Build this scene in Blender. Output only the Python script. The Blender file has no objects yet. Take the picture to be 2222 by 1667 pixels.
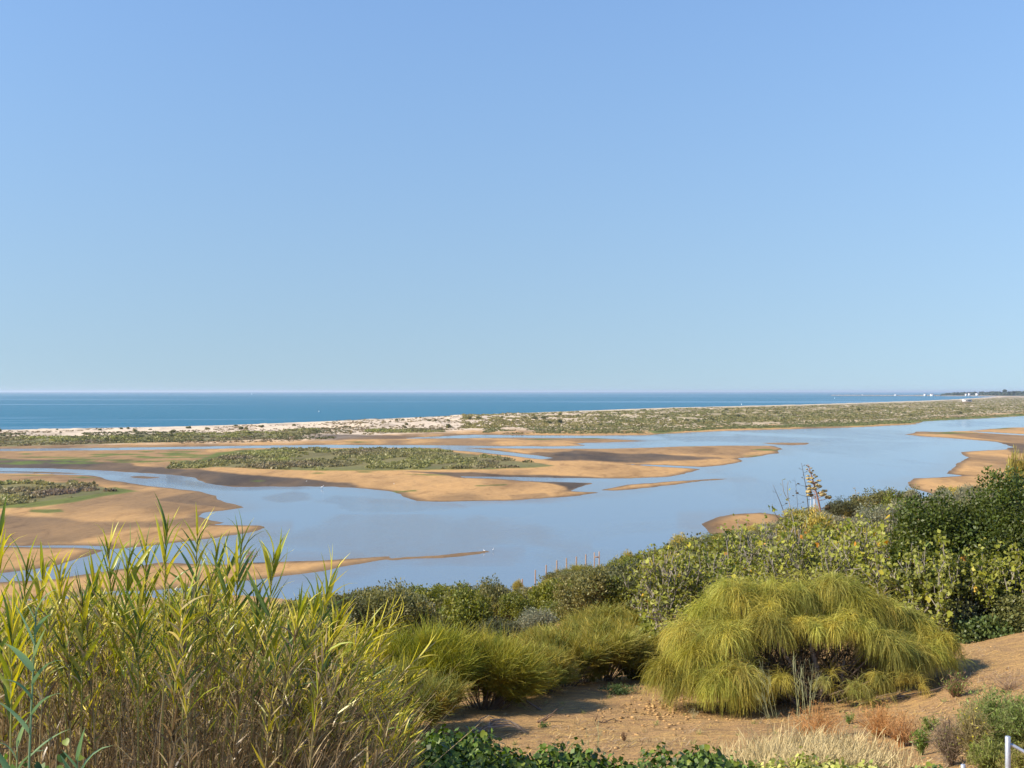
import bpy, math, random
import numpy as np
from mathutils import Vector, Matrix
# ------------------------------------------------------------------ camera, sky, sun, exposure
S = bpy.context.scene
COL = S.collection
F = 2382.0            # focal length in photo pixels (photo 2222 px wide)
CX, HY = 1111.0, 850.0  # principal column, horizon row
HC = 25.0             # eye height above the lagoon (water is z = 0)
cam_d = bpy.data.cameras.new('camera'); cam = bpy.data.objects.new('camera', cam_d); COL.objects.link(cam)
cam.location = (0, 0, HC); cam.rotation_euler = (math.pi/2, 0, 0)
cam_d.sensor_width = 36.0; cam_d.lens = 36.0*F/2222.0; cam_d.shift_y = 16.5/2222.0
cam_d.clip_start = 0.1; cam_d.clip_end = 120000.0
S.camera = cam
SUN_AZ, SUN_EL = math.radians(-105), math.radians(37)
SUNV = Vector((math.sin(SUN_AZ)*math.cos(SUN_EL), math.cos(SUN_AZ)*math.cos(SUN_EL), math.sin(SUN_EL)))
world = bpy.data.worlds.new('World'); S.world = world; world.use_nodes = True
wn = world.node_tree.nodes; wl = world.node_tree.links
sky = wn.new('ShaderNodeTexSky'); sky.sky_type = 'NISHITA'; sky.sun_disc = False
sky.sun_elevation = SUN_EL; sky.sun_rotation = SUN_AZ
sky.air_density = 2.0; sky.dust_density = 0.0; sky.ozone_density = 4.0; sky.altitude = 20
wn['Background'].inputs['Strength'].default_value = 0.105
# a clear maritime sky: the whole dome is read a little higher up, so the horizon stays blue all round instead of turning yellow
tc = wn.new('ShaderNodeTexCoord'); sx = wn.new('ShaderNodeSeparateXYZ'); wl.new(tc.outputs['Generated'], sx.inputs[0])
mz = wn.new('ShaderNodeMath'); mz.operation = 'MAXIMUM'; mz.inputs[1].default_value = 0; wl.new(sx.outputs[2], mz.inputs[0])
ma = wn.new('ShaderNodeMath'); ma.operation = 'MULTIPLY_ADD'; ma.inputs[1].default_value = .47; ma.inputs[2].default_value = .115; wl.new(mz.outputs[0], ma.inputs[0])
cb = wn.new('ShaderNodeCombineXYZ'); wl.new(sx.outputs[0], cb.inputs[0]); wl.new(sx.outputs[1], cb.inputs[1]); wl.new(ma.outputs[0], cb.inputs[2])
nv = wn.new('ShaderNodeVectorMath'); nv.operation = 'NORMALIZE'; wl.new(cb.outputs[0], nv.inputs[0]); wl.new(nv.outputs[0], sky.inputs[0])
tm = wn.new('ShaderNodeMix'); tm.data_type = 'RGBA'; tm.blend_type = 'MULTIPLY'; tm.inputs[0].default_value = 1; tm.inputs[7].default_value = (.555, .665, .995, 1)
wl.new(sky.outputs[0], tm.inputs[6]); wl.new(tm.outputs[2], wn['Background'].inputs['Color'])
sun_d = bpy.data.lights.new('sun', 'SUN'); sun_d.energy = 5.0; sun_d.angle = math.radians(0.53); sun_d.color = (1.0, 0.90, 0.74)
sun = bpy.data.objects.new('sun', sun_d); COL.objects.link(sun)
sun.rotation_euler = SUNV.to_track_quat('Z', 'Y').to_euler(); sun.location = (-40, -20, 60)
S.view_settings.view_transform = 'Standard'; S.view_settings.look = 'None'
S.view_settings.gamma = 1.0; S.view_settings.exposure = 0.7; S.view_settings.use_curve_mapping = False
S.cycles.max_bounces = 6; S.cycles.diffuse_bounces = 3; S.cycles.glossy_bounces = 3
S.cycles.transmission_bounces = 3; S.cycles.volume_bounces = 0; S.cycles.transparent_max_bounces = 6
S.cycles.sample_clamp_indirect = 6.0

# ------------------------------------------------------------------ helpers
R0 = np.random.default_rng(7)
def P(px, py, d): return np.array([(px-CX)/F*d, d, HC-(py-HY)/F*d])
def on_water(px, py, z=0.0):
    d = (HC-z)*F/(np.asarray(py, float)-HY); return (np.asarray(px, float)-CX)/F*d, d
def hash2(i, j, s):
    n = (i.astype(np.int64)*374761393 + j.astype(np.int64)*668265263 + s*144665) & 0x7fffffff
    n = ((n ^ (n >> 13))*1274126177) & 0x7fffffff
    return ((n ^ (n >> 16)) & 0xffff)/65535.0
def vnoise(x, y, s=0):
    xi, yi = np.floor(x), np.floor(y); fx, fy = x-xi, y-yi
    fx = fx*fx*(3-2*fx); fy = fy*fy*(3-2*fy); xi = xi.astype(int); yi = yi.astype(int)
    a = hash2(xi, yi, s); b = hash2(xi+1, yi, s); c = hash2(xi, yi+1, s); d = hash2(xi+1, yi+1, s)
    return (a*(1-fx)+b*fx)*(1-fy)+(c*(1-fx)+d*fx)*fy
def fbm(x, y, o=4, s=0):
    t = 0; a = 0.5; k = 0
    for i in range(o):
        t = t+a*vnoise(x, y, s+i); k += a; x = x*2.03+3.1; y = y*2.03+1.7; a *= 0.5
    return t/k
def sstep(a, b, x):
    t = np.clip((x-a)/(b-a), 0, 1); return t*t*(3-2*t)
def unit(v): return v/np.maximum(np.linalg.norm(v, axis=-1, keepdims=True), 1e-9)
def rdir(rng, n): return unit(rng.normal(size=(n, 3)))

class Geo:
    def __init__(s): s.v = []; s.f = []; s.c = []; s.n = 0
    def add(s, v, f, c):
        v = np.asarray(v, float).reshape(-1, 3); f = np.asarray(f, int)
        c = np.broadcast_to(np.asarray(c, float), (len(v), 3))
        s.v.append(v); s.f.append(f+s.n); s.c.append(c); s.n += len(v); return s
    def mesh(s, name, mat, smooth=False):
        me = bpy.data.meshes.new(name)
        V = np.concatenate(s.v); C = np.concatenate(s.c)
        me.vertices.add(len(V)); me.vertices.foreach_set('co', V.astype(np.float32).ravel())
        loops = np.concatenate([f.ravel() for f in s.f]); tot = np.concatenate([np.full(len(f), f.shape[1]) for f in s.f])
        me.loops.add(len(loops)); me.loops.foreach_set('vertex_index', loops.astype(np.int32))
        me.polygons.add(len(tot)); st = np.concatenate([[0], np.cumsum(tot)[:-1]])
        me.polygons.foreach_set('loop_start', st.astype(np.int32)); me.polygons.foreach_set('loop_total', tot.astype(np.int32))
        if smooth: me.polygons.foreach_set('use_smooth', np.ones(len(tot), bool))
        at = me.attributes.new('tint', 'FLOAT_COLOR', 'POINT')
        at.data.foreach_set('color', np.concatenate([C, np.ones((len(C), 1))], 1).astype(np.float32).ravel())
        me.update(calc_edges=True); me.materials.append(M[mat] if isinstance(mat, str) else mat)
        return me

def ribbons(g, Pts, W, col, side=None, rng=R0):
    N, K, _ = Pts.shape
    if side is None:
        d = unit(Pts[:, -1]-Pts[:, 0]); side = unit(np.cross(d, rdir(rng, N)))
    W = np.broadcast_to(W, (N, K)); off = side[:, None, :]*W[:, :, None]
    v = np.stack([Pts-off, Pts+off], 2)
    b = np.arange(N)[:, None]*(2*K)+np.arange(K-1)[None, :]*2
    f = np.stack([b, b+1, b+3, b+2], -1).reshape(-1, 4)
    col = np.asarray(col, float)
    if col.ndim == 1: col = np.broadcast_to(col, (N, K, 3))
    elif col.ndim == 2: col = np.broadcast_to(col[:, None, :], (N, K, 3))
    g.add(v.reshape(-1, 3), f, np.repeat(col.reshape(-1, 3), 2, 0))
def leaves(g, p, d, nrm, L, Wd, col):
    n = len(p); s = unit(np.cross(d, nrm)); L = np.broadcast_to(L, n)[:, None]; Wd = np.broadcast_to(Wd, n)[:, None]
    v = np.stack([p, p+d*L*.45+s*Wd, p+d*L, p+d*L*.45-s*Wd], 1)
    g.add(v.reshape(-1, 3), np.arange(4*n).reshape(n, 4), np.repeat(np.broadcast_to(col, (n, 3)), 4, 0))
def tubes(g, Pts, Rad, col, sides=5):
    Pts = np.asarray(Pts, float)
    if Pts.ndim == 2: Pts = Pts[None]
    N, K, _ = Pts.shape; Rad = np.broadcast_to(Rad, (N, K))
    t = np.empty_like(Pts); t[:, 1:-1] = Pts[:, 2:]-Pts[:, :-2]; t[:, 0] = Pts[:, 1]-Pts[:, 0]; t[:, -1] = Pts[:, -1]-Pts[:, -2]
    t = unit(t); ref = np.where(np.abs(t[..., 2:3]) > .9, np.array([1., 0, 0]), np.array([0, 0, 1.]))
    a = unit(np.cross(t, ref)); b = np.cross(t, a)
    th = np.arange(sides)*2*np.pi/sides
    v = Pts[:, :, None]+Rad[:, :, None, None]*(a[:, :, None]*np.cos(th)[None, None, :, None]+b[:, :, None]*np.sin(th)[None, None, :, None])
    i = (np.arange(N)[:, None, None]*K+np.arange(K-1)[None, :, None])*sides
    j = np.arange(sides)[None, None, :]; j2 = (j+1) % sides
    f = np.stack([i+j, i+j2, i+sides+j2, i+sides+j], -1).reshape(-1, 4)
    col = np.asarray(col, float)
    if col.ndim == 2: col = np.repeat(col, K*sides, 0)
    g.add(v.reshape(-1, 3), f, col)
    cap = (np.arange(N)[:, None]*K+(K-1))*sides+np.arange(sides)[None, :]
    base = g.n-len(v.reshape(-1, 3)); g.f.append(cap+base)
def box(g, x0, x1, y0, y1, z0, z1, col=(.5, .5, .5)):
    v = [(x, y, z) for z in (z0, z1) for y in (y0, y1) for x in (x0, x1)]
    g.add(v, [(0, 2, 3, 1), (4, 5, 7, 6), (0, 1, 5, 4), (1, 3, 7, 5), (3, 2, 6, 7), (2, 0, 4, 6)], col)
def blob(g, c, r, col, rng, rough=.25, seg=(6, 4)):
    nu, nv = seg; v = []; c = np.asarray(c, float)
    for j in range(nv+1):
        ph = math.pi*j/nv
        for i in range(nu):
            th = 2*math.pi*i/nu+j*.4; k = 1+rng.uniform(-rough, rough)
            v.append((r[0]*k*math.sin(ph)*math.cos(th), r[1]*k*math.sin(ph)*math.sin(th), r[2]*k*math.cos(ph)))
    f = [(j*nu+i, (j+1)*nu+i, (j+1)*nu+(i+1) % nu, j*nu+(i+1) % nu) for j in range(nv) for i in range(nu)]
    g.add(np.array(v)+c, f, col)

def link(name, me, parent=None, loc=None):
    o = bpy.data.objects.new(name, me); COL.objects.link(o)
    if parent is not None: o.parent = parent
    if loc is not None: o.location = loc
    return o
def tag(o, label=None, cat=None, group=None, kind=None):
    if label: o['label'] = label
    if cat: o['category'] = cat
    if group: o['group'] = group
    if kind: o['kind'] = kind
    return o
def thing(name, label, cat, loc=(0, 0, 0), rz=0, group=None, scale=None):
    o = bpy.data.objects.new(name, None); COL.objects.link(o); o.location = loc; o.rotation_euler = (0, 0, rz)
    o.empty_display_size = .2
    if scale is not None: o.scale = scale
    return tag(o, label, cat, group)

# ------------------------------------------------------------------ materials
M = {}
def newmat(name):
    m = bpy.data.materials.new(name); m.use_nodes = True; M[name] = m
    nt = m.node_tree; return m, nt.nodes, nt.links, nt.nodes['Principled BSDF']
def leafmat(name, trans=.35, rough=.5, spec=.3, var=.12):
    m, n, l, b = newmat(name)
    a = n.new('ShaderNodeAttribute'); a.attribute_name = 'tint'
    oi = n.new('ShaderNodeObjectInfo'); mr = n.new('ShaderNodeMapRange'); mr.inputs[3].default_value = 1-var; mr.inputs[4].default_value = 1+var
    l.new(oi.outputs['Random'], mr.inputs[0])
    hs = n.new('ShaderNodeHueSaturation'); l.new(a.outputs['Color'], hs.inputs['Color']); l.new(mr.outputs[0], hs.inputs['Value'])
    b.inputs['Roughness'].default_value = rough; b.inputs['Specular IOR Level'].default_value = spec
    l.new(hs.outputs[0], b.inputs['Base Color'])
    if trans > 0:
        t = n.new('ShaderNodeBsdfTranslucent'); mx = n.new('ShaderNodeMixShader'); mx.inputs[0].default_value = trans
        hs2 = n.new('ShaderNodeHueSaturation'); hs2.inputs['Saturation'].default_value = 1.15; hs2.inputs['Value'].default_value = 1.3
        l.new(hs.outputs[0], hs2.inputs['Color']); l.new(hs2.outputs[0], t.inputs['Color'])
        l.new(b.outputs[0], mx.inputs[1]); l.new(t.outputs[0], mx.inputs[2]); l.new(mx.outputs[0], n['Material Output'].inputs[0])
leafmat('leaf', .32); leafmat('reed', .32, .38, .4, .15); leafmat('strand', .3, .6, .2, .05)
leafmat('glossleaf', .25, .48, .35, .08); leafmat('dry', .25, .7, .15, .06); leafmat('bark', 0, .85, .15, .1); leafmat('plain', 0, .6, .3, 0)
def noise(n, l, scale, detail=6, rough=.6, vec=None, dist=0):
    t = n.new('ShaderNodeTexNoise'); t.inputs['Scale'].default_value = scale; t.inputs['Detail'].default_value = detail
    t.inputs['Roughness'].default_value = rough; t.inputs['Distortion'].default_value = dist
    if vec is not None: l.new(vec, t.inputs['Vector'])
    return t
def ramp(n, l, fac, stops):
    r = n.new('ShaderNodeValToRGB'); e = r.color_ramp.elements
    while len(e) < len(stops): e.new(.5)
    for k, (p, c) in enumerate(stops): e[k].position = p; e[k].color = (*c, 1) if len(c) == 3 else c
    l.new(fac, r.inputs[0]); return r
def mixc(n, l, fac, a, b, mode='MIX'):
    m = n.new('ShaderNodeMix'); m.data_type = 'RGBA'; m.blend_type = mode
    for s, v in ((0, fac), (6, a), (7, b)):
        if hasattr(v, 'is_output'): l.new(v, m.inputs[s])
        else: m.inputs[s].default_value = v if s == 0 else (*v, 1)
    return m.outputs[2]
def obj_co(n): return n.new('ShaderNodeTexCoord').outputs['Object']

# tidal flat: tint attribute (sand, mud, green) with grain
m, n, l, b = newmat('flat')
co = obj_co(n); a = n.new('ShaderNodeAttribute'); a.attribute_name = 'tint'
mp = n.new('ShaderNodeMapping'); mp.inputs['Scale'].default_value = (.05, .018, .05); l.new(co, mp.inputs[0])
n1 = noise(n, l, 1.0, 8, .62, mp.outputs[0], .6); n2 = noise(n, l, .9, 5, .7, co)
r1 = ramp(n, l, n1.outputs[0], [(.3, (.62, .60, .58)), (.5, (1, 1, 1)), (.72, (1.2, 1.16, 1.08))])
r2 = ramp(n, l, n2.outputs[0], [(.3, (.86, .86, .86)), (.7, (1.1, 1.1, 1.1))])
c = mixc(n, l, 1.0, a.outputs['Color'], r1.outputs[0], 'MULTIPLY'); c = mixc(n, l, 1.0, c, r2.outputs[0], 'MULTIPLY')
mp2 = n.new('ShaderNodeMapping'); mp2.inputs['Scale'].default_value = (.22, .07, .1); mp2.inputs['Rotation'].default_value = (0, 0, -.2); l.new(co, mp2.inputs[0])
n5 = noise(n, l, 1.0, 8, .72, mp2.outputs[0], 1.5); r5 = ramp(n, l, n5.outputs[0], [(.32, (.55, .52, .50)), (.46, (.94, .93, .92)), (.6, (1.05, 1.05, 1.04)), (.7, (1.16, 1.14, 1.1))]); c = mixc(n, l, .8, c, r5.outputs[0], 'MULTIPLY')
l.new(c, b.inputs['Base Color']); b.inputs['Roughness'].default_value = .85; b.inputs['Specular IOR Level'].default_value = .2
# hillside soil
m, n, l, b = newmat('soil')
co = obj_co(n); n1 = noise(n, l, .55, 8, .65, co, .5); n2 = noise(n, l, 3.2, 6, .7, co); n3 = noise(n, l, 26, 4, .7, co)
mp = n.new('ShaderNodeMapping'); mp.inputs['Scale'].default_value = (1.2, 5.5, 3); mp.inputs['Rotation'].default_value = (0, 0, .25); l.new(co, mp.inputs[0])
n4 = noise(n, l, 1.6, 7, .7, mp.outputs[0], .8)
r1 = ramp(n, l, n1.outputs[0], [(.30, (.31, .18, .08)), (.45, (.45, .27, .12)), (.58, (.52, .315, .115)), (.75, (.41, .265, .13))])
r4 = ramp(n, l, n4.outputs[0], [(.38, (.12, .085, .055)), (.48, (.39, .24, .12)), (.56, (.50, .31, .125)), (.66, (.64, .42, .14))])
c = mixc(n, l, .55, r1.outputs[0], r4.outputs[0])
r3 = ramp(n, l, n3.outputs[0], [(.30, (.5, .48, .46)), (.5, (1, 1, 1)), (.72, (1.35, 1.3, 1.2))])
c = mixc(n, l, .85, c, r3.outputs[0], 'MULTIPLY')
l.new(c, b.inputs['Base Color']); b.inputs['Roughness'].default_value = .95; b.inputs['Specular IOR Level'].default_value = .1
bp = n.new('ShaderNodeBump'); bp.inputs['Strength'].default_value = .7; bp.inputs['Distance'].default_value = .12
ad = n.new('ShaderNodeMath'); ad.operation = 'ADD'; l.new(n2.outputs[0], ad.inputs[0]); l.new(n3.outputs[0], ad.inputs[1]); l.new(ad.outputs[0], bp.inputs['Height']); l.new(bp.outputs[0], b.inputs['Normal'])
# lagoon water
m, n, l, b = newmat('lagoon')
co = obj_co(n); a = n.new('ShaderNodeAttribute'); a.attribute_name = 'tint'
sp = n.new('ShaderNodeSeparateColor'); l.new(a.outputs['Color'], sp.inputs[0])   # r: wind ripple, g: shallow bottom
mp = n.new('ShaderNodeMapping'); mp.inputs['Scale'].default_value = (.011, .004, .01); mp.inputs['Rotation'].default_value = (0, 0, .12); l.new(co, mp.inputs[0])
n1 = noise(n, l, 1.0, 6, .6, mp.outputs[0], 1.2); rr = ramp(n, l, n1.outputs[0], [(.48, (0, 0, 0)), (.62, (1, 1, 1))])
mxr = n.new('ShaderNodeMath'); mxr.operation = 'MULTIPLY_ADD'; l.new(rr.outputs[0], mxr.inputs[0]); mxr.inputs[1].default_value = .7; l.new(sp.outputs[0], mxr.inputs[2])
n2 = noise(n, l, 1.3, 5, .65, co)
st = n.new('ShaderNodeMath'); st.operation = 'MULTIPLY_ADD'; l.new(mxr.outputs[0], st.inputs[0]); st.inputs[1].default_value = .42; st.inputs[2].default_value = .025
bp = n.new('ShaderNodeBump'); bp.inputs['Distance'].default_value = .35; l.new(n2.outputs[0], bp.inputs['Height']); l.new(st.outputs[0], bp.inputs['Strength']); l.new(bp.outputs[0], b.inputs['Normal'])
n3 = noise(n, l, .35, 4, .6, co)
sh = n.new('ShaderNodeMath'); sh.operation = 'MULTIPLY'; l.new(sp.outputs[1], sh.inputs[0])
rs = ramp(n, l, n3.outputs[0], [(.35, (.45, .45, .45)), (.65, (1, 1, 1))]); l.new(rs.outputs[0], sh.inputs[1])
c = mixc(n, l, sh.outputs[0], (.14, .185, .23), (.15, .12, .10)); l.new(c, b.inputs['Base Color'])
b.inputs['Roughness'].default_value = .07; b.inputs['IOR'].default_value = 1.33; b.inputs['Specular IOR Level'].default_value = .5
# sea water
m, n, l, b = newmat('sea')
co = obj_co(n); mp = n.new('ShaderNodeMapping'); mp.inputs['Scale'].default_value = (.00020, .0013, .001); mp.inputs['Rotation'].default_value = (0, 0, -.28); l.new(co, mp.inputs[0])
n1 = noise(n, l, 1.0, 7, .6, mp.outputs[0], .5)
rr = ramp(n, l, n1.outputs[0], [(.52, (1, 1, 1)), (.60, (0, 0, 0))])      # slicks are smooth, the rest wind roughened
mr = n.new('ShaderNodeMapRange'); l.new(rr.outputs[0], mr.inputs[0]); mr.inputs[3].default_value = .05; mr.inputs[4].default_value = .7
ms = n.new('ShaderNodeMapRange'); l.new(rr.outputs[0], ms.inputs[0]); ms.inputs[3].default_value = .6; ms.inputs[4].default_value = .012; l.new(ms.outputs[0], b.inputs['Specular IOR Level'])
n2 = noise(n, l, .22, 6, .7, co)
bp = n.new('ShaderNodeBump'); bp.inputs['Distance'].default_value = 1.4; l.new(mr.outputs[0], bp.inputs['Strength']); l.new(n2.outputs[0], bp.inputs['Height']); l.new(bp.outputs[0], b.inputs['Normal'])
c = mixc(n, l, rr.outputs[0], (.035, .15, .23), (.008, .115, .185)); l.new(c, b.inputs['Base Color'])
b.inputs['Roughness'].default_value = .22; b.inputs['IOR'].default_value = 1.33
# galvanised pipe
m, n, l, b = newmat('steel')
nz = noise(n, l, 30, 4, .6, obj_co(n)); r = ramp(n, l, nz.outputs[0], [(.3, (.36, .38, .42)), (.7, (.55, .57, .61))]); l.new(r.outputs[0], b.inputs['Base Color'])
b.inputs['Metallic'].default_value = .55; b.inputs['Roughness'].default_value = .45
# weathered wood, white paint, dark glass, sailcloth
m, n, l, b = newmat('wood'); nz = noise(n, l, 14, 5, .6, obj_co(n)); r = ramp(n, l, nz.outputs[0], [(.3, (.24, .15, .10)), (.7, (.46, .32, .22))]); l.new(r.outputs[0], b.inputs['Base Color']); b.inputs['Roughness'].default_value = .85
m, n, l, b = newmat('white'); nz = noise(n, l, 2, 4, .6, obj_co(n)); r = ramp(n, l, nz.outputs[0], [(.3, (.72, .72, .70)), (.7, (.82, .82, .80))]); l.new(r.outputs[0], b.inputs['Base Color']); b.inputs['Roughness'].default_value = .7
m, n, l, b = newmat('glass'); nz = noise(n, l, 1, 3, .6, obj_co(n)); r = ramp(n, l, nz.outputs[0], [(.3, (.02, .025, .03)), (.7, (.06, .07, .08))]); l.new(r.outputs[0], b.inputs['Base Color']); b.inputs['Roughness'].default_value = .15

# ------------------------------------------------------------------ hillside terrain (thin plate through surveyed points)
GP = np.array([
 (1100,1625,20),(1100,1545,23.5),(1240,1482,28),(1400,1440,32),(1740,1532,24),(2200,1392,27.5),(2100,1562,20),(1700,1642,18.5),(2200,1662,14.5),
 (800,1680,16.5),(1500,1652,18.2),(850,1582,22),(400,1900,10),(-200,1900,10),(700,1800,13.5),(0,1650,18),(2700,1420,20),(2700,1300,30),(1500,2000,9),(2300,1950,8),(0,2200,6),(1111,2200,6.5),(2700,2000,6),
 (900,1400,45),(1150,1386,45),(400,1420,45),(-300,1430,45),(1500,1330,45),(1900,1290,45),(2222,1262,45),(2700,1230,45),
 (-300,1372,65),(700,1366,65),(1000,1352,65),(1300,1292,65),(1600,1212,65),(1900,1152,65),(2222,1120,65),(2700,1080,65),
 (-300,1350,90),(700,1346,90),(1000,1336,90),(1164,1302,90),(1290,1264,90),(1500,1196,90),(1700,1138,90),(1850,1116,90),(2222,1086,90),(2700,1050,90),
 (-300,1325,110),(1000,1318,110),(1164,1272,110),(1290,1246,110),(1500,1192,110),(1700,1152,110),(1900,1132,110),(2300,1100,110),
 (-300,1300,135),(700,1297,135),(1000,1294,135),(1200,1287,135),(1400,1262,135),(1600,1232,135),(1900,1192,135),(2300,1150,135),
 (-300,1215,180),(700,1212,180),(1200,1208,180),(1500,1195,180),(1700,1168,180),(1900,1142,180),(2300,1118,180),
 (-300,1110,260),(1400,1108,260),(1700,1102,260),(1900,1090,260),(2200,1074,260),(2700,1060,260),
 (-300,1045,340),(1400,1045,340),(1900,1044,340),(2222,1034,340),(2700,1010,340)], float)
_k = (GP[:, 2] >= 40) & (GP[:, 2] <= 115) & (GP[:, 0] > 1200) & (GP[:, 0] < 2050); GP[_k, 1] += np.interp(GP[_k, 2], [45, 65, 90, 110], [8, 22, 18, 14])
def uv(px, d): return np.stack([(np.asarray(px, float)-CX)/400, np.log(np.asarray(d, float))*3], -1)
GU = uv(GP[:, 0], GP[:, 2]); GZ = HC-(GP[:, 1]-HY)/F*GP[:, 2]
def tpsk(a, b):
    r2 = ((a[:, None]-b[None])**2).sum(-1); return .5*r2*np.log(r2+1e-9)
_n = len(GU); A = np.zeros((_n+3, _n+3)); A[:_n, :_n] = tpsk(GU, GU)+np.eye(_n)*.02
A[:_n, _n] = 1; A[:_n, _n+1:] = GU; A[_n, :_n] = 1; A[_n+1:, :_n] = GU.T
TW = np.linalg.solve(A, np.concatenate([GZ, np.zeros(3)]))
def hill_z(x, y):
    x = np.atleast_1d(np.asarray(x, float)); y = np.maximum(np.atleast_1d(np.asarray(y, float)), 2.0)
    u = uv(np.clip(x/y*F+CX, -900, 3300), y); z = np.empty(len(x))
    for i in range(0, len(x), 20000):
        q = u[i:i+20000]; z[i:i+20000] = tpsk(q, GU)@TW[:_n]+TW[_n]+q@TW[_n+1:]
    z += (fbm(x*.9, y*.9, 3, 5)-.5)*.16*np.clip(40/y, .3, 1)+(fbm(x*.12, y*.12, 3, 9)-.5)*.8*np.clip(y/80, 0, 1)
    z += (fbm(x*4, y*4, 2, 15)-.5)*.05
    return np.maximum(z, -2.2)
def gpt(px, d):
    x = (px-CX)/F*d; return np.array([x, d, float(hill_z(x, d)[0])])
def dist_at(px, py, lo=8.0, hi=40.0):      # distance at which the slope is seen at that row of the photograph
    ds_ = np.linspace(lo, hi, 160); xs = (px-CX)/F*ds_; rowy = HY+(HC-hill_z(xs, ds_))*F/ds_
    k = np.nonzero(rowy <= py)[0]; return float(ds_[k[0]]) if len(k) else hi
cols = np.arange(-620, 2850, 7.0); rows = np.geomspace(5.5, 345, 380)
PX, DD = np.meshgrid(cols, rows); X = (PX-CX)/F*DD
Z = hill_z(X.ravel(), DD.ravel())
def gridfaces(nr, nc):
    i = np.arange(nr-1)[:, None]*nc+np.arange(nc-1)[None, :]; return np.stack([i, i+1, i+nc+1, i+nc], -1).reshape(-1, 4)
g = Geo(); g.add(np.stack([X.ravel(), DD.ravel(), Z], 1), gridfaces(*PX.shape), (.4, .26, .14))
tag(link('hillside_ground', g.mesh('hillside_ground', 'soil', True)), 'dry ochre earth slope falling towards the lagoon', 'ground', kind='structure')

# ------------------------------------------------------------------ tidal flats and barrier dunes
LAND = [
 [(-900,1003),(-300,990),(0,979),(250,977),(535,972.5),(800,972),(952,972),(1039,972.5),(1150,973.5),(1300,974),(1422,971.5),(1480,969),(1574,967),(1675,967.5),(1699,972.6),(1690,984),(1646,990),(1603,995),(1617,1001),(1567,1010),(1530,1013.5),(1522,1018),(1483,1030),(1458,1035),(1422,1037),(1365,1039),(1292,1038.5),(1184,1036.5),(1112,1035),(1003,1034),(1003,1036),(1075,1039.5),(1141,1044),(1220,1046),(1289,1048),(1285,1051.5),(1256,1059),(1231,1066),(1309,1068.5),(1256,1076),(1184,1081),(1112,1086),(952,1089),(905,1087.6),(873,1078.6),(858,1069.5),(840,1066),(786,1060.5),(723,1056),(615,1056),(506,1057),(463,1051.5),(430,1044),(416,1037),(398,1033),(362,1030),(289,1025.5),(217,1020.7),(108,1017),(0,1015.3),(-900,1005)],
 [(-900,1022),(0,1027),(72,1027.6),(145,1030),(202,1031.6),(221,1037),(239,1042),(271,1048),(318,1055),(380,1060.5),(434,1068),(463,1075),(470,1084),(524,1098),(528,1102),(494,1107),(443,1113),(435,1121),(459,1129),(495,1135),(462,1139),(563,1140),(577,1144),(554,1153),(475,1167),(380,1178),(285,1189),(240,1192),(234,1186),(177,1184.5),(0,1184),(-900,1190)],
 [(-900,1200),(0,1187.5),(170,1188),(228,1194),(190,1208),(127,1227),(63,1237),(0,1245),(-900,1300)],
 [(-900,1300),(95,1259),(221,1240),(300,1229),(348,1221),(475,1227),(538,1222),(633,1218),(700,1215.6),(845,1206.5),(850,1213),(785,1224),(744,1231),(700,1240),(601,1252),(475,1268),(332,1281),(221,1284),(95,1300),(-900,1340)],
 [(944,1206),(1000,1201),(1030,1199.5),(1085,1195),(1040,1202),(1010,1207),(985,1210),(950,1209)],
 [(826,1214),(880,1208),(944,1205),(1000,1199),(1060,1195),(1040,1203),(1000,1209),(950,1212),(900,1213.5),(850,1217)],
 [(1300,1064),(1365,1051.5),(1437,1046),(1512,1041),(1581,1039),(1530,1044),(1422,1057),(1329,1065)],
 [(1653,961.5),(1700,961),(1755,961),(1745,965),(1720,966.5),(1680,964.5)],
 [(277,1033.5),(310,1033),(344,1036),(320,1038.5),(290,1037)],
 [(0,1022.5),(100,1024),(200,1028),(150,1028.5),(60,1026),(-200,1022)],
 [(858,952),(1000,951),(1130,950),(1292,951),(1401,957),(1343,959.6),(1274,961),(1253,963),(1271,967.5),(1184,969),(1039,967.5),(952,966.5),(750,965.8),(600,966),(500,962),(700,950)],
 [(1968,943),(1993,936.5),(2037,937.5),(2105,935),(2145,931),(2192,928),(2222,927.5),(2900,915),(2900,1100),(2400,1075),(2050,1080),(1972,1058),(1972,1046),(1986,1038),(2037,1036),(2091,1032.6),(2051,1028),(2069,1015),(2080,1002.6),(2102,993),(2086,984.5),(2091,981),(2181,975.5),(2199,970),(2181,964.7),(2145,957.4),(2073,952),(2000,947)],
 [(1528,1137),(1545,1130),(1562,1122),(1600,1115),(1650,1112),(1690,1118),(1720,1140),(1700,1190),(1560,1180),(1540,1150)],
]
CUT = [
 [(950,969.5),(1039,974.5),(1112,982),(1166,989),(1195,994),(1177,997),(1112,990),(1039,981),(967,975.5)],
 [(1368,1008),(1440,1010),(1524,1014),(1560,1016),(1524,1018),(1500,1016.5),(1440,1013)],
 [(2105,936.5),(2145,938),(2222,942.5),(2500,950),(2500,953),(2222,945),(2145,940.5)],
]
base_px = np.array([-900,-300,0,250,400,535,700,840,963,1025,1112,1292,1401,1458,1567,1697,1856,1986,2004,2037,2145,2222,2500,2900], float)
base_py = np.array([1000,983,974,972,970,967.5,965.5,953,947,943.7,944.8,945.5,945,941,935.7,932,927.8,921,915,913,908,903,893,884], float)
sea_px = np.array([-900,-300,0,300,500,800,877,1100,1422,1603,1747,1892,2000,2080,2150,2185,2400,2900], float)
sea_py = np.array([960,943,934,928,923,911,907.5,898,886,881.5,878,873.5,870,866.5,862,859.5,858,856.5], float)
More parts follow.
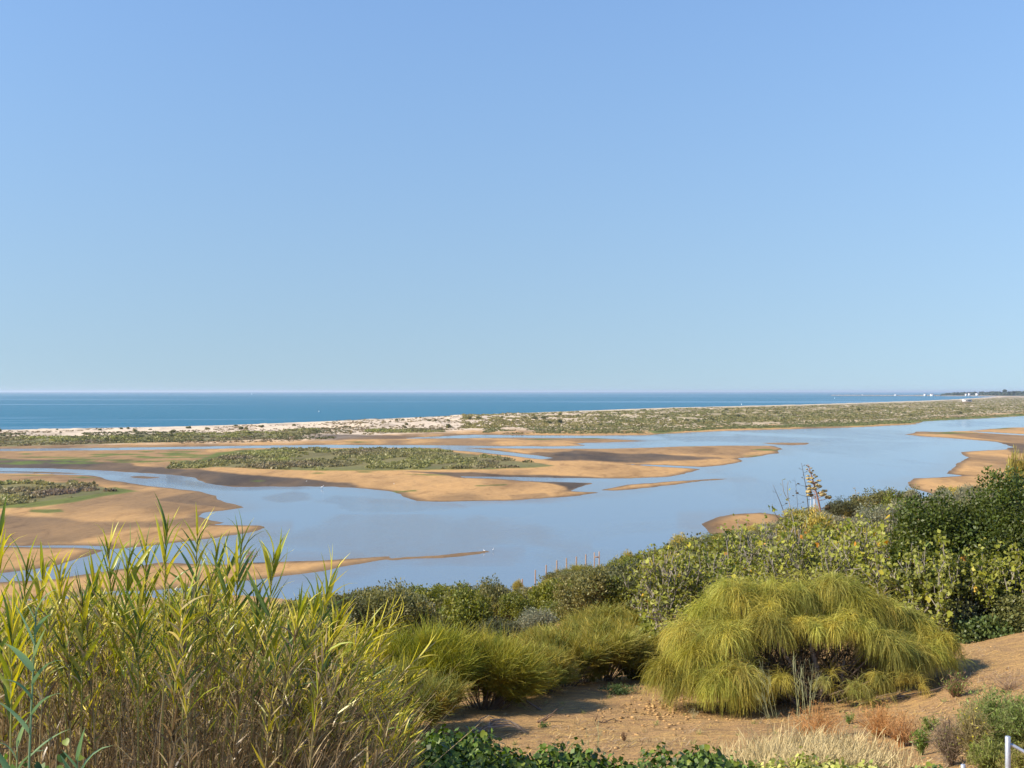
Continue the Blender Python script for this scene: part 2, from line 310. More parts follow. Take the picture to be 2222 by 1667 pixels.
LAND.append([(a, b) for a, b in zip(base_px, base_py)]+[(a, b) for a, b in zip(sea_px[::-1], sea_py[::-1])])
def to_w(poly):
    q = np.array(poly, float); x, y = on_water(q[:, 0], q[:, 1]); return np.stack([x, y], 1)
def sdf(pts, poly):
    out = np.empty(len(pts)); a = poly; b = np.roll(poly, -1, 0)
    for i in range(0, len(pts), 40000):
        p = pts[i:i+40000]; dm = np.full(len(p), 1e18); ins = np.zeros(len(p), bool)
        for (ax, ay), (bx, by) in zip(a, b):
            ex, ey = bx-ax, by-ay; wx, wy = p[:, 0]-ax, p[:, 1]-ay
            t = np.clip((wx*ex+wy*ey)/(ex*ex+ey*ey+1e-12), 0, 1)
            dm = np.minimum(dm, (wx-ex*t)**2+(wy-ey*t)**2)
            if ay != by:
                cnd = ((ay > p[:, 1]) != (by > p[:, 1])) & (p[:, 0] < ex*(p[:, 1]-ay)/(by-ay)+ax); ins ^= cnd
        out[i:i+40000] = np.where(ins, 1, -1)*np.sqrt(dm)
    return out
cols = np.arange(-560, 2800, 4.2)
rows = np.concatenate([np.arange(856.7, 862, .6), np.arange(862, 990, 1.0), np.arange(990, 1110, 1.3), np.arange(1110, 1330, 2.2)])
PXg, PYg = np.meshgrid(cols, rows); px = PXg.ravel(); py = PYg.ravel()
x, y = on_water(px, py); pts = np.stack([x, y], 1)
wob = (fbm(x*.10, y*.05, 4, 31)-.5)*np.clip(y*.016, 1.5, 9)
wob = wob+(fbm(x*.45, y*.16, 3, 35)-.5)*np.clip(y*.007, .6, 4)
sd = np.full(len(px), -1e9)
pxy = np.stack([px, py], 1)
for poly in LAND:
    q = np.array(poly, float); bb = (px > q[:, 0].min()-60) & (px < q[:, 0].max()+60) & (py > q[:, 1].min()-14) & (py < q[:, 1].max()+14)
    if bb.any(): sd[bb] = np.maximum(sd[bb], sdf(pts[bb], to_w(poly)))
for poly in CUT:
    q = np.array(poly, float); bb = (px > q[:, 0].min()-60) & (px < q[:, 0].max()+60) & (py > q[:, 1].min()-14) & (py < q[:, 1].max()+14)
    if bb.any(): sd[bb] = np.minimum(sd[bb], -sdf(pts[bb], to_w(poly)))
sd = np.where(np.abs(sd) < 1e8, sd+wob*.55, sd)
zf = np.where(sd > 0, .035*sd, .06*np.maximum(sd, -40))
zf = np.where(sd > 0, .42*(1-np.exp(-zf/.42)), np.maximum(zf, -1.6))
zf += np.where(sd > 2, (fbm(x*.08, y*.04, 4, 51)-.5)*.18, 0)
# dunes
bp_ = np.interp(px, base_px, base_py); sp_ = np.interp(px, sea_px, sea_py)
tt = (bp_-py)/np.maximum(bp_-sp_, 2)            # 0 lagoon edge .. 1 sea edge
onb = (tt > 0) & (tt < 1.02)
damp = np.interp(px, [-500, 0, 500, 750, 900, 1400, 2100, 2300], [2.6, 2.4, 2.0, 2.6, 3.6, 3.6, 3.4, 3])
prof = sstep(.22, .62, tt)*(1-sstep(.80, .97, tt)*.9)
dn = fbm(x*.035, y*.02, 5, 71); dn2 = fbm(x*.14, y*.07, 4, 81)
zd = prof*damp*(.35+1.3*np.clip(dn-.2, 0, 1))+prof*(dn2-.5)*1.4
zf = np.where(onb, zf+zd, zf)
PFS = []
def pmask(poly, feather=3.0, ax=5.0):
    q = np.array(poly, float); out = np.zeros(len(px))
    bb = (px > q[:, 0].min()-8*ax) & (px < q[:, 0].max()+8*ax) & (py > q[:, 1].min()-9) & (py < q[:, 1].max()+9)
    if bb.any():
        s = sdf(pxy[bb]/np.array([ax, 1.0]), q/np.array([ax, 1.0]))
        s = s+(fbm(x[bb]*.09, y[bb]*.03, 5, 91)-.5)*feather*4.0
        out[bb] = sstep(-feather, feather, s)
    return out
MUD = [([(-400,978),(0,982),(450,977),(480,996),(400,1016),(200,1010),(0,1002),(-400,1000)], .42, 4),
 ([(-400,1027),(0,1029),(200,1034),(320,1058),(180,1048),(0,1044),(-400,1040)], .35, 3),
 ([(-300,998),(0,998),(250,1006),(400,1020),(520,1030),(640,1040),(760,1052),(790,1060),(615,1058),(460,1053),(400,1035),(200,1022),(-300,1014)], 1.0, 3),
 ([(420,1032),(560,1036),(680,1044),(760,1055),(600,1058),(470,1053)], 1.0, 2),
 ([(1150,985),(1250,980),(1500,990),(1590,995),(1500,1002),(1360,1006),(1200,1001)], .95, 3),
 ([(1080,973),(1400,973),(1600,968),(1690,972),(1600,990),(1300,988),(1150,982)], .42, 3),
 ([(1020,950),(1292,951),(1400,957),(1280,960),(1120,956)], .5, 2),
 ([(870,1025),(950,1026),(1050,1029),(1280,1036),(1365,1040),(1184,1038),(1000,1036)], .9, 1.6),
 ([(1130,1042),(1289,1047),(1260,1060),(1231,1068),(1222,1058),(1180,1050)], .95, 1.6),
 ([(1100,1076),(1184,1072),(1200,1080),(1112,1087)], .45, 1.5),
 ([(330,1088),(430,1066),(480,1082),(535,1102),(490,1106),(420,1099)], .8, 3),
 ([(-300,1128),(0,1122),(150,1132),(330,1133),(430,1122),(500,1135),(460,1141),(300,1152),(150,1178),(0,1184),(-300,1190)], .7, 5),
 ([(2020,939),(2222,944),(2500,950),(2500,970),(2222,966),(2100,950)], .6, 2),
 ([(2130,955),(2200,962),(2400,970),(2400,985),(2200,985),(2180,968)], .9, 2),
 ([(660,945),(860,946),(960,949),(840,954),(680,955)], .75, 2),
 ([(0,968),(535,966),(700,964),(700,972),(535,974),(0,981)], .45, 2),
 ([(960,943),(1120,943),(1200,947),(960,948)], .7, 1.5),
 ([(2000,912),(2222,903),(2222,907),(2000,917)], .7, 1.5),
 ([(1640,960),(1760,960),(1740,967),(1650,966)], .6, 2), ([(-50,1020),(200,1024),(350,1034),(340,1040),(270,1038),(150,1030),(-50,1026)], .9, 2)]
V_MARSH = [[(362,1019),(376,1010),(448,1004.5),(466,999),(500,990),(540,984),(615,976),(800,974.5),(858,975.5),(967,980),(1075,993.6),(1112,1001),(1166,1008),(1198,1013.5),(1112,1018),(1003,1020.5),(913,1020),(822,1022),(687,1022),(615,1021.5),(542,1018.5),(448,1015),(427,1018)],
 [(-500,1040),(0,1051.5),(145,1049.6),(217,1057),(262,1068),(200,1078),(120,1088),(63,1095),(0,1101),(-500,1120)],
 [(-500,965),(0,955),(180,953),(360,949),(500,944.5),(690,938),(700,943),(650,949),(540,957),(400,960),(180,966),(0,971),(-500,985)],
 [(800,937),(960,933),(965,939),(880,941),(790,941)]]
V_GREEN = [[(362,1019),(440,1000),(470,984),(524,979),(615,975),(640,985),(560,1000),(520,1008),(450,1016)],
 [(700,1015),(1003,1014),(1112,1010),(1198,1013.5),(1112,1020),(913,1022.5),(700,1025),(540,1020)],
 [(60,1095),(180,1068),(250,1058),(307,1068),(268,1075),(221,1082),(158,1094),(63,1105),(-300,1122),(-300,1106)],
 [(1400,937),(1560,928),(1750,921),(1980,912),(2222,898),(2222,903),(2004,915),(1986,919),(1856,925),(1697,929),(1567,932),(1422,941)],
 [(70,1111),(130,1110),(134,1114),(100,1117),(66,1115)],[(858,1067),(905,1064),(905,1067),(870,1069)],[(1030,1056),(1100,1053),(1100,1056),(1030,1059)]]
rg = np.random.default_rng(5)
for _ in range(46):      # thin grass strips left of the marsh island
    cxp, cyp = rg.uniform(-60, 480), rg.uniform(982, 1008); w_, h_ = rg.uniform(14, 60), rg.uniform(1.0, 2.2)
    V_GREEN.append([(cxp-w_, cyp), (cxp, cyp-h_), (cxp+w_, cyp), (cxp, cyp+h_)])
for cxp, cyp, w_, h_ in [(60,1033,60,1.6),(180,1037,30,1.5),(560,1046,14,1.2),(930,1032,60,1.4),(1290,952.5,40,1.2),(1180,955,40,1),(1500,968.5,20,1),(1660,977,30,1.4),(1640,990,25,1.2),(790,1027,20,1.6),(690,1030,20,1.6),(2060,941,60,1.8),(2170,930,40,1.6),(860,1068,22,1.6),(780,961,30,1.2)]:
    V_GREEN.append([(cxp-w_, cyp), (cxp, cyp-h_), (cxp+w_, cyp), (cxp, cyp+h_)])
sandy = np.array([.45, .262, .10]); dune = np.array([.62, .50, .36]); mudc = np.array([.085, .062, .042]); greenc = np.array([.10, .135, .018]); marshc = np.array([.15, .14, .05])
tint = np.broadcast_to(sandy, (len(px), 3)).copy()
dm = np.where(onb, sstep(.06, .34, tt+(dn2-.5)*.25), 0)*np.where(px < 760, 1, 1)
dm = np.maximum(dm, np.where(px > 1950, sstep(2000, 2100, px)*sstep(865, 860, py), 0))
tint = tint*(1-dm[:, None])+dune*dm[:, None]
dg = np.where(onb, sstep(1000, 1700, px)*sstep(.1, .4, tt)*(1-sstep(.92, 1., tt))*sstep(.22, .42, dn2), 0)*.92   # grass on the right-hand dunes
tint = tint*(1-dg[:, None])+np.array([.24, .19, .085])*dg[:, None]
mud = np.zeros(len(px))
for poly, s_, fe in MUD: mud = np.maximum(mud, pmask(poly, fe*.75)*s_)
brown = sstep(.52, .72, fbm(x*.035, y*.012, 4, 101))*.55*(1-dm)
mud = np.clip(np.maximum(mud, brown), 0, 1); mud *= .72+.5*fbm(x*.09, y*.035, 4, 111); mud = np.clip(mud, 0, 1)
wet = (1-sstep(.2, 4.0, sd))*.75*(sd < 8)*(1-np.where(onb, sstep(.5, .9, tt), 0))
mud = np.maximum(mud, wet)
tint = tint*(1-mud[:, None])+mudc*mud[:, None]
gm = np.zeros(len(px))
for poly in V_GREEN:
    big = abs(poly[0][1]-poly[2][1]) > .1
    gm = np.maximum(gm, pmask(poly, 1.2 if big else .55))
mm = np.zeros(len(px))
for poly in V_MARSH: mm = np.maximum(mm, pmask(poly, .8))
tint = tint*(1-gm[:, None]*.9)+greenc*gm[:, None]*.9
tint = tint*(1-mm[:, None]*.92)+marshc*mm[:, None]*.92
g = Geo(); g.add(np.stack([x, y, zf], 1), gridfaces(*PXg.shape), tint)
tag(link('tidal_flats', g.mesh('tidal_flats', 'flat', True)), 'orange sandbanks, mud flats and pale dunes around the lagoon', 'sand', kind='structure')
FLATZ = zf.reshape(PXg.shape); FLATS = sd.reshape(PXg.shape)
def flat_at(qx, qy, arr=FLATZ):
    ci = np.clip((qx-cols[0])/4.2, 0, len(cols)-1.001); ri = np.clip(np.interp(qy, rows, np.arange(len(rows))), 0, len(rows)-1.001)
    c0 = ci.astype(int); r0 = ri.astype(int); fc = ci-c0; fr = ri-r0
    return (arr[r0, c0]*(1-fc)+arr[r0, c0+1]*fc)*(1-fr)+(arr[r0+1, c0]*(1-fc)+arr[r0+1, c0+1]*fc)*fr
# water sheets meet under the dunes
wc = np.arange(-560, 2790, 8.0); mid = .5*(np.interp(wc, base_px, base_py)+np.interp(wc, sea_px, sea_py))
tr = np.linspace(0, 1, 230)**1.0
WP = np.broadcast_to(wc, (230, len(wc))); WY = mid[None]*(1-tr[:, None])+1335*tr[:, None]
px, py = WP.ravel(), WY.ravel(); pxy = np.stack([px, py], 1); x, y = on_water(px, py)
RIP = [([(560,1160),(700,1128),(900,1125),(1080,1150),(1250,1186),(1080,1194),(830,1204),(640,1205),(560,1190)], 0.55, .45, 20),
 ([(570,1080),(640,1068),(700,1085),(600,1095)], .5, .5, 5), ([(420,1180),(560,1150),(640,1160),(560,1190),(420,1210)], .8, .2, 8),
 ([(1440,950),(1600,945),(1850,952),(1800,960),(1600,958),(1450,956)], .9, .1, 3), ([(2040,921),(2140,917),(2180,922),(2060,926)], .9, .0, 2.5),
 ([(720,1070),(900,1090),(1000,1100),(800,1110),(660,1090)], .6, .0, 6), ([(1100,1190),(1400,1200),(1400,1260),(1200,1240)], .6, .0, 10),
 ([(1560,1020),(1800,1060),(1780,1110),(1650,1100),(1560,1060)], .35, .0, 10), ([(220,1022),(460,1050),(700,1060),(500,1062),(300,1045)], .8, .0, 4)]
rip = np.zeros(len(px)); sha = np.zeros(len(px))
for poly, r_, s_, fe in RIP:
    k = pmask(poly, fe, 4.0); rip = np.maximum(rip, k*r_); sha = np.maximum(sha, k*s_)
sdw = flat_at(px, np.minimum(py, rows[-1]-.01), np.maximum(FLATS, -60)); sha = np.maximum(sha, .75*sstep(-13, -.5, sdw+(fbm(x*.12, y*.04, 4, 171)-.5)*14))
g = Geo(); g.add(np.stack([x, y, np.zeros(len(x))], 1), gridfaces(*WP.shape), np.stack([rip, sha, 0*rip], 1))
tag(link('lagoon_water', g.mesh('lagoon_water', 'lagoon', True)), 'calm pale blue lagoon water between the sandbanks', 'water', kind='structure')
ds = on_water(wc, mid)[1]
sr = np.concatenate([[0], np.geomspace(.002, 1, 40)])
SD = ds[None]+(90000-ds[None])*sr[:, None]; SX = (wc[None]-CX)/F*SD
g = Geo(); g.add(np.stack([SX.ravel(), SD.ravel(), np.zeros(SX.size)], 1), gridfaces(*SX.shape), (.1, .2, .3))
tag(link('sea', g.mesh('sea', 'sea', True)), 'open blue sea with pale wind slicks out to the horizon', 'sea', kind='structure')

# ------------------------------------------------------------------ ground-cover stuff on the flats and dunes
def pip(poly, qx, qy):
    q = np.array(poly, float); ins = np.zeros(len(qx), bool)
    for (ax, ay), (bx, by) in zip(q, np.roll(q, -1, 0)):
        if ay != by: ins ^= ((ay > qy) != (by > qy)) & (qx < (bx-ax)*(qy-ay)/(by-ay)+ax)
    return ins
def scatter_poly(rng, poly, density):    # world-uniform samples; density per square metre
    w = to_w(poly); lo, hi = w.min(0), w.max(0); nn = int((hi-lo).prod()*density)
    q = rng.uniform(lo, hi, (nn, 2)); ins = pip(w, q[:, 0], q[:, 1]); q = q[ins]
    return q, q[:, 0]/q[:, 1]*F+CX, HC*F/q[:, 1]+HY
def clumps_stuff(g, rng, q, z, r, h, col, nl=14):
    N = len(q)
    if N == 0: return
    d = rdir(rng, N*nl).reshape(N, nl, 3); d[..., 2] = np.abs(d[..., 2])
    k = rng.uniform(.65, 1, (N, nl, 1)); c0 = np.stack([q[:, 0], q[:, 1], z], 1)[:, None]
    p = c0+d*k*np.stack([r, r, h], -1)[:, None]*np.array([1, 1, 1.])
    dd = unit(d*.5+rdir(rng, N*nl).reshape(N, nl, 3)*.8+np.array([0, 0, .5]))
    L = (r[:, None]*rng.uniform(.5, .9, (N, nl))).ravel()
    cc = np.broadcast_to(col[:, None], (N, nl, 3))*rng.uniform(.8, 1.2, (N, nl, 1))
    p = p.reshape(-1, 3); dd = dd.reshape(-1, 3)
    leaves(g, p-dd*L[:, None]*.5, dd, unit(d.reshape(-1, 3)+.4*rdir(rng, N*nl)), L, L*.36, cc.reshape(-1, 3))
rng = np.random.default_rng(11)
names = [('marsh_shrub_cover', 'low grey green saltmarsh shrubs covering the long marsh island', .46), ('marsh_shrub_cover', 'grey green saltmarsh shrubs on the sandbank with a bright green fringe', .8), ('marsh_shrub_cover', 'dark green saltmarsh strip along the foot of the pale dunes', .13), ('marsh_shrub_cover', 'short dark saltmarsh patch below the bare dune sand', .25)]
for poly, (nm, lb, den) in zip(V_MARSH, names):
    g = Geo(); q, qx, qy = scatter_poly(rng, poly, den); ok = (qx > -120) & (qx < 2350); q, qx, qy = q[ok], qx[ok], qy[ok]
    dens = fbm(q[:, 0]*.12, q[:, 1]*.06, 3, 131); ok = dens > .43; q, qx, qy, dens = q[ok], qx[ok], qy[ok], dens[ok]
    r = rng.uniform(.6, 1.5, len(q))*(.75+.5*dens); col = np.array([.27, .245, .10])*rng.uniform(.75, 1.25, (len(q), 1))*(1+(fbm(q[:, 0]*.05, q[:, 1]*.03, 3, 135)-.5)[:, None]*np.array([.5, .9, -.2]))
    clumps_stuff(g, rng, q, flat_at(qx, qy), r, r*.6, col, 15)
    tag(link(nm, g.mesh(nm, 'leaf')), lb, 'marsh plants', kind='stuff')
# dune scrub
def dune_samples(rng, nn, pxr, tr, tp=1.0):
    qx = rng.uniform(*pxr, nn); t = tr[0]+(tr[1]-tr[0])*rng.uniform(0, 1, nn)**tp
    b_ = np.interp(qx, base_px, base_py); s_ = np.interp(qx, sea_px, sea_py); qy = b_-(b_-s_)*t
    xx, yy = on_water(qx, qy); return np.stack([xx, yy], 1), qx, qy, t
g = Geo()
for pxr, tr_, nn, col0, thr, rr in [((-100, 800), (.12, .80), 3000, (.20, .15, .08), .47, (.5, 1.2)), ((-100, 760), (.20, .60), 2600, (.11, .11, .045), .46, (.6, 1.5)), ((700, 1300), (.25, .92), 2600, (.22, .17, .085), .44, (.6, 1.4)), ((1000, 2300), (.28, .90), 9000, (.23, .20, .075), .36, (.9, 2.1)), ((1050, 2300), (.05, .34), 6500, (.16, .16, .06), .30, (.7, 1.4)), ((1300, 2300), (.34, .82), 4200, (.19, .185, .07), .45, (1.2, 2.6))]:
    q, qx, qy, t = dune_samples(rng, nn, pxr, tr_)
    dens = fbm(q[:, 0]*.04, q[:, 1]*.018, 4, 141+nn); ok = (dens > thr) & (flat_at(qx, qy, FLATS) > 6); q, qx, qy = q[ok], qx[ok], qy[ok]
    r = rng.uniform(*rr, len(q)); col = np.array(col0)*rng.uniform(.7, 1.3, (len(q), 1))
    clumps_stuff(g, rng, q, flat_at(qx, qy)-.15, r, r*.55, col, 12)
tag(link('dune_grass_cover', g.mesh('dune_grass_cover', 'leaf')), 'sparse tan and green scrub scattered over the barrier dunes', 'dune plants', kind='stuff')

# ------------------------------------------------------------------ shrub makers
def dome_clumps(rng, w, d, h, nlobe, nclump, rc, sp=.30, lk=1.0, elm=.05):
    """lobes on a dome, clumps on the lobes: an uneven, lumpy crown"""
    out = []
    th = rng.uniform(0, 2*np.pi, nlobe); el = np.arcsin(rng.uniform(elm, 1, nlobe))
    lobes = np.stack([np.cos(th)*np.cos(el)*w*sp, np.sin(th)*np.cos(el)*d*sp, h*(.32+(.36+.16*(1-lk))*np.sin(el))], 1)
    lr = np.stack([w*rng.uniform(.17, .27, nlobe), d*rng.uniform(.17, .27, nlobe), h*rng.uniform(.22, .34, nlobe)], 1)
    k = rng.integers(0, nlobe, nclump); u = rdir(rng, nclump)
    c = lobes[k]+u*lr[k]*lk*rng.uniform(.55, 1.0, (nclump, 1)); c[:, 2] = np.maximum(c[:, 2], h*.10)
    return c, rc*rng.uniform(.65, 1.35, nclump)
def leafy_crown(seed, w, d, h, nlobe, nclump, rc, nl, ls, lw, tint, hue=.12, up=.2, sp=.30, lk=1.0, elm=.05):
    rng = np.random.default_rng(seed); c, r = dome_clumps(rng, w, d, h, nlobe, nclump, rc, sp, lk, elm)
    N = nclump*nl; u = rdir(rng, N); k = np.repeat(np.arange(nclump), nl)
    p = c[k]+u*(r[k]*(.35+.65*rng.uniform(0, 1, N)**.5))[:, None]
    dd = unit(u*.55+rdir(rng, N)*.75+np.array([0, 0, up])); nn = unit(u*.6+rdir(rng, N)*.6+np.array([0, 0, .3]))
    t = np.array(tint)[None]*(rng.uniform(.8, 1.2, nclump)[k]*rng.uniform(.7, 1.35, N))[:, None]
    t = t*(1+hue*rng.uniform(-1, 1, (nclump, 1))[k]*np.array([1.0, .2, -.6]))
    L = ls*rng.uniform(.7, 1.3, N); g = Geo(); leaves(g, p, dd, nn, L, L*lw, np.clip(t, .004, .9)); return g, c
def branch_set(seed, w, d, h, n=16, r=.035, col=(.13, .10, .075), targets=None):
    rng = np.random.default_rng(seed+500); g = Geo(); K = 6; s = np.linspace(0, 1, K)
    if targets is None: th = rng.uniform(0, 6.28, n); targets = np.stack([np.cos(th)*w*.38, np.sin(th)*d*.38, np.full(n, h*.75)], 1)
    else: targets = targets[rng.integers(0, len(targets), n)]
    b = rng.normal(0, .06, (n, 3)); b[:, 2] = -.25
    midp = b*.5+targets*.45+rng.normal(0, .12, (n, 3))*h*.4; midp[:, 2] = np.abs(midp[:, 2])*.75
    pt = ((1-s)**2)[None, :, None]*b[:, None]+(2*s*(1-s))[None, :, None]*midp[:, None]+(s**2)[None, :, None]*targets[:, None]
    tubes(g, pt, r*(1-s*.8)[None]*rng.uniform(.6, 1.2, (n, 1)), col, 5); return g
def broom_crown(seed, w, d, h, ntress, nstr, ln, tint, droop=1.0, spread=.45, wid=.006, low=.25, K=5):
    """tresses of thin hanging twigs springing from points on a dome"""
    rng = np.random.default_rng(seed); g = Geo()
    th = rng.uniform(0, 2*np.pi, ntress); el = np.arcsin(rng.uniform(low, 1, ntress)); k = rng.uniform(.72, 1.02, ntress)
    ap = np.stack([np.cos(th)*np.cos(el)*w*.5*k, np.sin(th)*np.cos(el)*d*.5*k, h*np.sin(el)*k], 1)
    tresses(g, rng, ap, np.stack([np.cos(th)*np.cos(el), np.sin(th)*np.cos(el), 0*th], 1), nstr, ln, tint, droop, spread, wid, K); return g, ap
def fuzz_crown(seed, w, d, h, ncl, nstr, ln, tint, wid=.006, zlow=.1):
    rng = np.random.default_rng(seed); g = Geo(); c, r = dome_clumps(rng, w, d, h*.92, 9, ncl, .2, .31, .85)
    c[:, 2] = np.maximum(c[:, 2], h*zlow*rng.uniform(.35, 1.3, ncl)); N = ncl*nstr; k = np.repeat(np.arange(ncl), nstr); o = unit(c-np.array([0, 0, h*.25]))
    d0 = unit(o[k]*.5+rdir(rng, N)*.85+np.array([0, 0, .95])); L = ln*rng.uniform(.5, 1.2, N); K = 4; pts = np.empty((N, K, 3)); pts[:, 0] = c[k]-o[k]*ln*.3+rng.normal(0, .12, (N, 3))*ln; v = d0
    for i in range(1, K): v = unit(v+np.array([0, 0, -.14])+rng.normal(0, .1, (N, 3))); pts[:, i] = pts[:, i-1]+v*(L/(K-1))[:, None]
    col = np.array(tint)[None]*(rng.uniform(.75, 1.25, ncl)[k]*rng.uniform(.65, 1.35, N))[:, None]*(1+.2*rng.uniform(-1, 1, (ncl, 1))[k]*np.array([1., .1, -.5]))
    wl_ = rng.uniform(0, 1, N) < .16; pts[wl_] = pts[wl_][:, :1]+(pts[wl_]-pts[wl_][:, :1])*1.9
    ribbons(g, pts, wid*np.linspace(1, .4, K)[None]*np.ones((N, 1)), np.clip(col[:, None]*np.linspace(.8, 1.15, K)[None, :, None], .004, .9), None, rng); return g, c
def tresses(g, rng, ap, outd, nstr, ln, tint, droop, spread, wid, K=5, pale=.5):
    T = len(ap); N = T*nstr; k = np.repeat(np.arange(T), nstr)
    d0 = unit(outd[k]*.55+rdir(rng, N)*spread*1.6+np.array([0, 0, .75]))
    L = ln*rng.uniform(.55, 1.25, N)*rng.uniform(.8, 1.2, T)[k]; st = ap[k]+rng.normal(0, .06, (N, 3))*ln
    pts = np.empty((N, K, 3)); pts[:, 0] = st; v = d0.copy(); seg = (L/(K-1))[:, None]
    dk = droop*rng.uniform(.55, 1.5, (N, 1))
    for i in range(1, K):
        v = unit(v+np.array([0, 0, -1.0])*dk*(.75 if i > 1 else .35)+rng.normal(0, .12, (N, 3))); pts[:, i] = pts[:, i-1]+v*seg
    base = np.array(tint)[None]*(rng.uniform(.62, 1.28, T)[k]*rng.uniform(.65, 1.4, N))[:, None]*(1+.14*rng.uniform(-1, 1, (T, 1))[k]*np.array([1., .1, -.5]))
    gr = np.linspace(.85, 1.12, K)[None, :, None]; col = base[:, None]*gr
    W = wid*np.linspace(1, .45, K)[None]*np.ones((N, 1)); ribbons(g, pts, W, np.clip(col, .004, .9), None, rng)

TINT = dict(olive=(.185, .17, .055), lentisk=(.165, .17, .028), dark=(.105, .105, .04), silver=(.23, .22, .13), gold=(.38, .31, .07))
PROTO = {}
for ty, (ls, lw, up) in dict(olive=(.15, .25, .35), lentisk=(.14, .34, .25), dark=(.13, .28, .25), silver=(.13, .26, .3), gold=(.2, .14, .6)).items():
    PROTO[ty] = []
    for v in range(3):
        sd_ = {'olive': 100, 'lentisk': 200, 'dark': 300, 'silver': 400, 'gold': 500}[ty]+v
        gc, cc = leafy_crown(sd_, 3.6, 3.2, 2.6, 7+v, 120, .42, 62, ls, lw, TINT[ty], .15, up)
        PROTO[ty].append((gc.mesh(ty+'_crown', 'leaf'), branch_set(sd_, 3.6, 3.2, 2.6, 18, .05, targets=cc).mesh(ty+'_branches', 'bark')))
PROTO['broom'] = []
for v in range(3):
    gc, ap = fuzz_crown(600+v, 3.7, 3.4, 2.75, 170, 56, .46, (.27, .24, .05), .009, (.15, .28, .46)[v])
    PROTO['broom'].append((gc.mesh('broom_crown', 'strand'), branch_set(600+v, 3.6, 3.4, 2.7, 40, .026, (.15, .11, .075), ap).mesh('broom_branches', 'bark')))
BASE_H = dict(broom=2.75); LAB = dict(
 olive=('olive_shrub', 'olive green small leaved shrub', 'shrub'), lentisk=('evergreen_shrub', 'fresh green dense evergreen shrub', 'shrub'),
 dark=('dark_shrub', 'dark dull green shrub', 'shrub'), silver=('grey_shrub', 'pale grey green shrub', 'shrub'),
 gold=('yellow_shrub', 'yellowish feathery shrub', 'shrub'), broom=('broom_bush', 'wispy olive yellow broom bush', 'bush'))
rs = np.random.default_rng(21)
def shrub(px, pytop, d, wpx, ty, where, group, label=None, depth=None, var=None):
    b = gpt(px, d); w = wpx/F*d; top = HC-(pytop-HY)/F*d; h = max(top-b[2], .5)
    nm, lb, cat = LAB[ty]; v = PROTO[ty][rs.integers(0, 3) if var is None else var]
    t = thing(nm, label or (lb+' '+where), cat, b-np.array([0, 0, .08]), rs.uniform(0, 6.28), group, (w/3.4, w/3.4 if depth is None else depth/3.2, (h+.08)/(2.62 if ty != 'broom' else 2.8)))
    link('crown', v[0], t); link('branches', v[1], t); return t
G1 = 'in the scrub band above the lagoon shore'
for a in [(640,1305,58,150),(540,1312,58,150),(400,1318,58,170),(230,1318,58,180),(60,1318,58,180),(-120,1315,58,180),(730,1287,62,130),(800,1276,62,135),(870,1284,60,130),(1010,1269,60,125),(1062,1263,60,115),(1180,1272,66,135),(1375,1238,68,135),(760,1322,50,150),(850,1322,48,160)]:
    shrub(*a, 'olive', G1, 'olive shrubs '+G1)
for a in [(945,1266,62,145),(1240,1262,70,150),(1312,1252,70,140),(1405,1222,66,130),(1230,1302,52,160),(1300,1292,56,140),(1395,1205,86,120),(1445,1187,86,120),(1350,1245,78,130),(1500,1180,84,110),(1450,1215,70,130)]:
    shrub(*a, 'lentisk', G1, 'evergreen shrubs '+G1)
for a in [(1115,1283,62,125),(930,1332,47,150),(1010,1325,48,150),(1085,1342,45,130),(690,1330,48,150)]:
    shrub(*a, 'dark', G1, 'dark shrubs '+G1)
shrub(1155,1318,46,110,'silver','',None,'pale grey green shrub between dark scrub and the weeping broom')
shrub(1340,1224,92,75,'silver','',None,'silvery grey shrub below the small wooden gate frame')
G2 = 'on the ridge near the fence posts'
for a in [(1125,1258,106,26),(1192,1256,92,55),(1300,1236,98,65),(1358,1194,98,48),(1485,1158,92,75)]: shrub(*a, 'gold', G2, 'yellow shrubs by the fence posts')
shrub(1248,1222,102,105,'broom','',None,'rounded green brown broom bush just below the fence posts', None, 0)
for a in [(1215,1238,101,75),(1272,1240,100,70),(1245,1240,98,90)]: shrub(*a, 'olive', 'right below the fence posts on the ridge', 'olive shrubs below the fence posts')
G3 = 'on the sandy ridge beside the tall flower stalk'
for a in [(1535,1166,86,130),(1592,1150,88,120)]: shrub(*a, 'lentisk', G3, 'evergreen shrubs on the ridge')
for a in [(1640,1135,90,95),(1730,1102,92,70),(1765,1098,94,60)]: shrub(*a, 'gold', 'at the foot of the tall flower stalk', 'yellow shrubs under the flower stalk')
for a in [(1700,1132,86,120),(1660,1152,74,150),(1750,1122,76,130),(1800,1112,82,90),(1600,1172,70,140)]: shrub(*a, 'silver', 'on the ridge behind the fig thicket', 'grey shrubs on the ridge behind the fig thicket')
shrub(1828,1078,96,75,'dark','',None,'rounded dark green bush between flower stalk and sandy gap')
for a in [(1880,1066,98,95),(1935,1060,100,95),(1978,1058,102,70)]: shrub(*a, 'olive', 'on the skyline between flower stalk and big evergreen', 'olive shrubs on the ridge skyline')
for a in [(2205,972,128,50),(2240,965,128,60)]: shrub(*a, 'gold', 'behind the big evergreen beside the beach', 'yellow shrubs by the beach')
for a in [(1322,1296,38,200),(1395,1310,37,160),(1250,1330,36,170),(1175,1345,38,120)]: shrub(*a, 'broom', 'in front of the dark scrub band', 'broom bushes on the slope', None, None, 1)
for a in [(1225,1345,27.2,215),(1310,1320,28.0,220),(1135,1362,26.0,190),(1385,1350,28.4,130)]: shrub(*a, 'broom', 'with bare twisted stems on open soil', 'broom bushes with bare stems', None, None, 2)
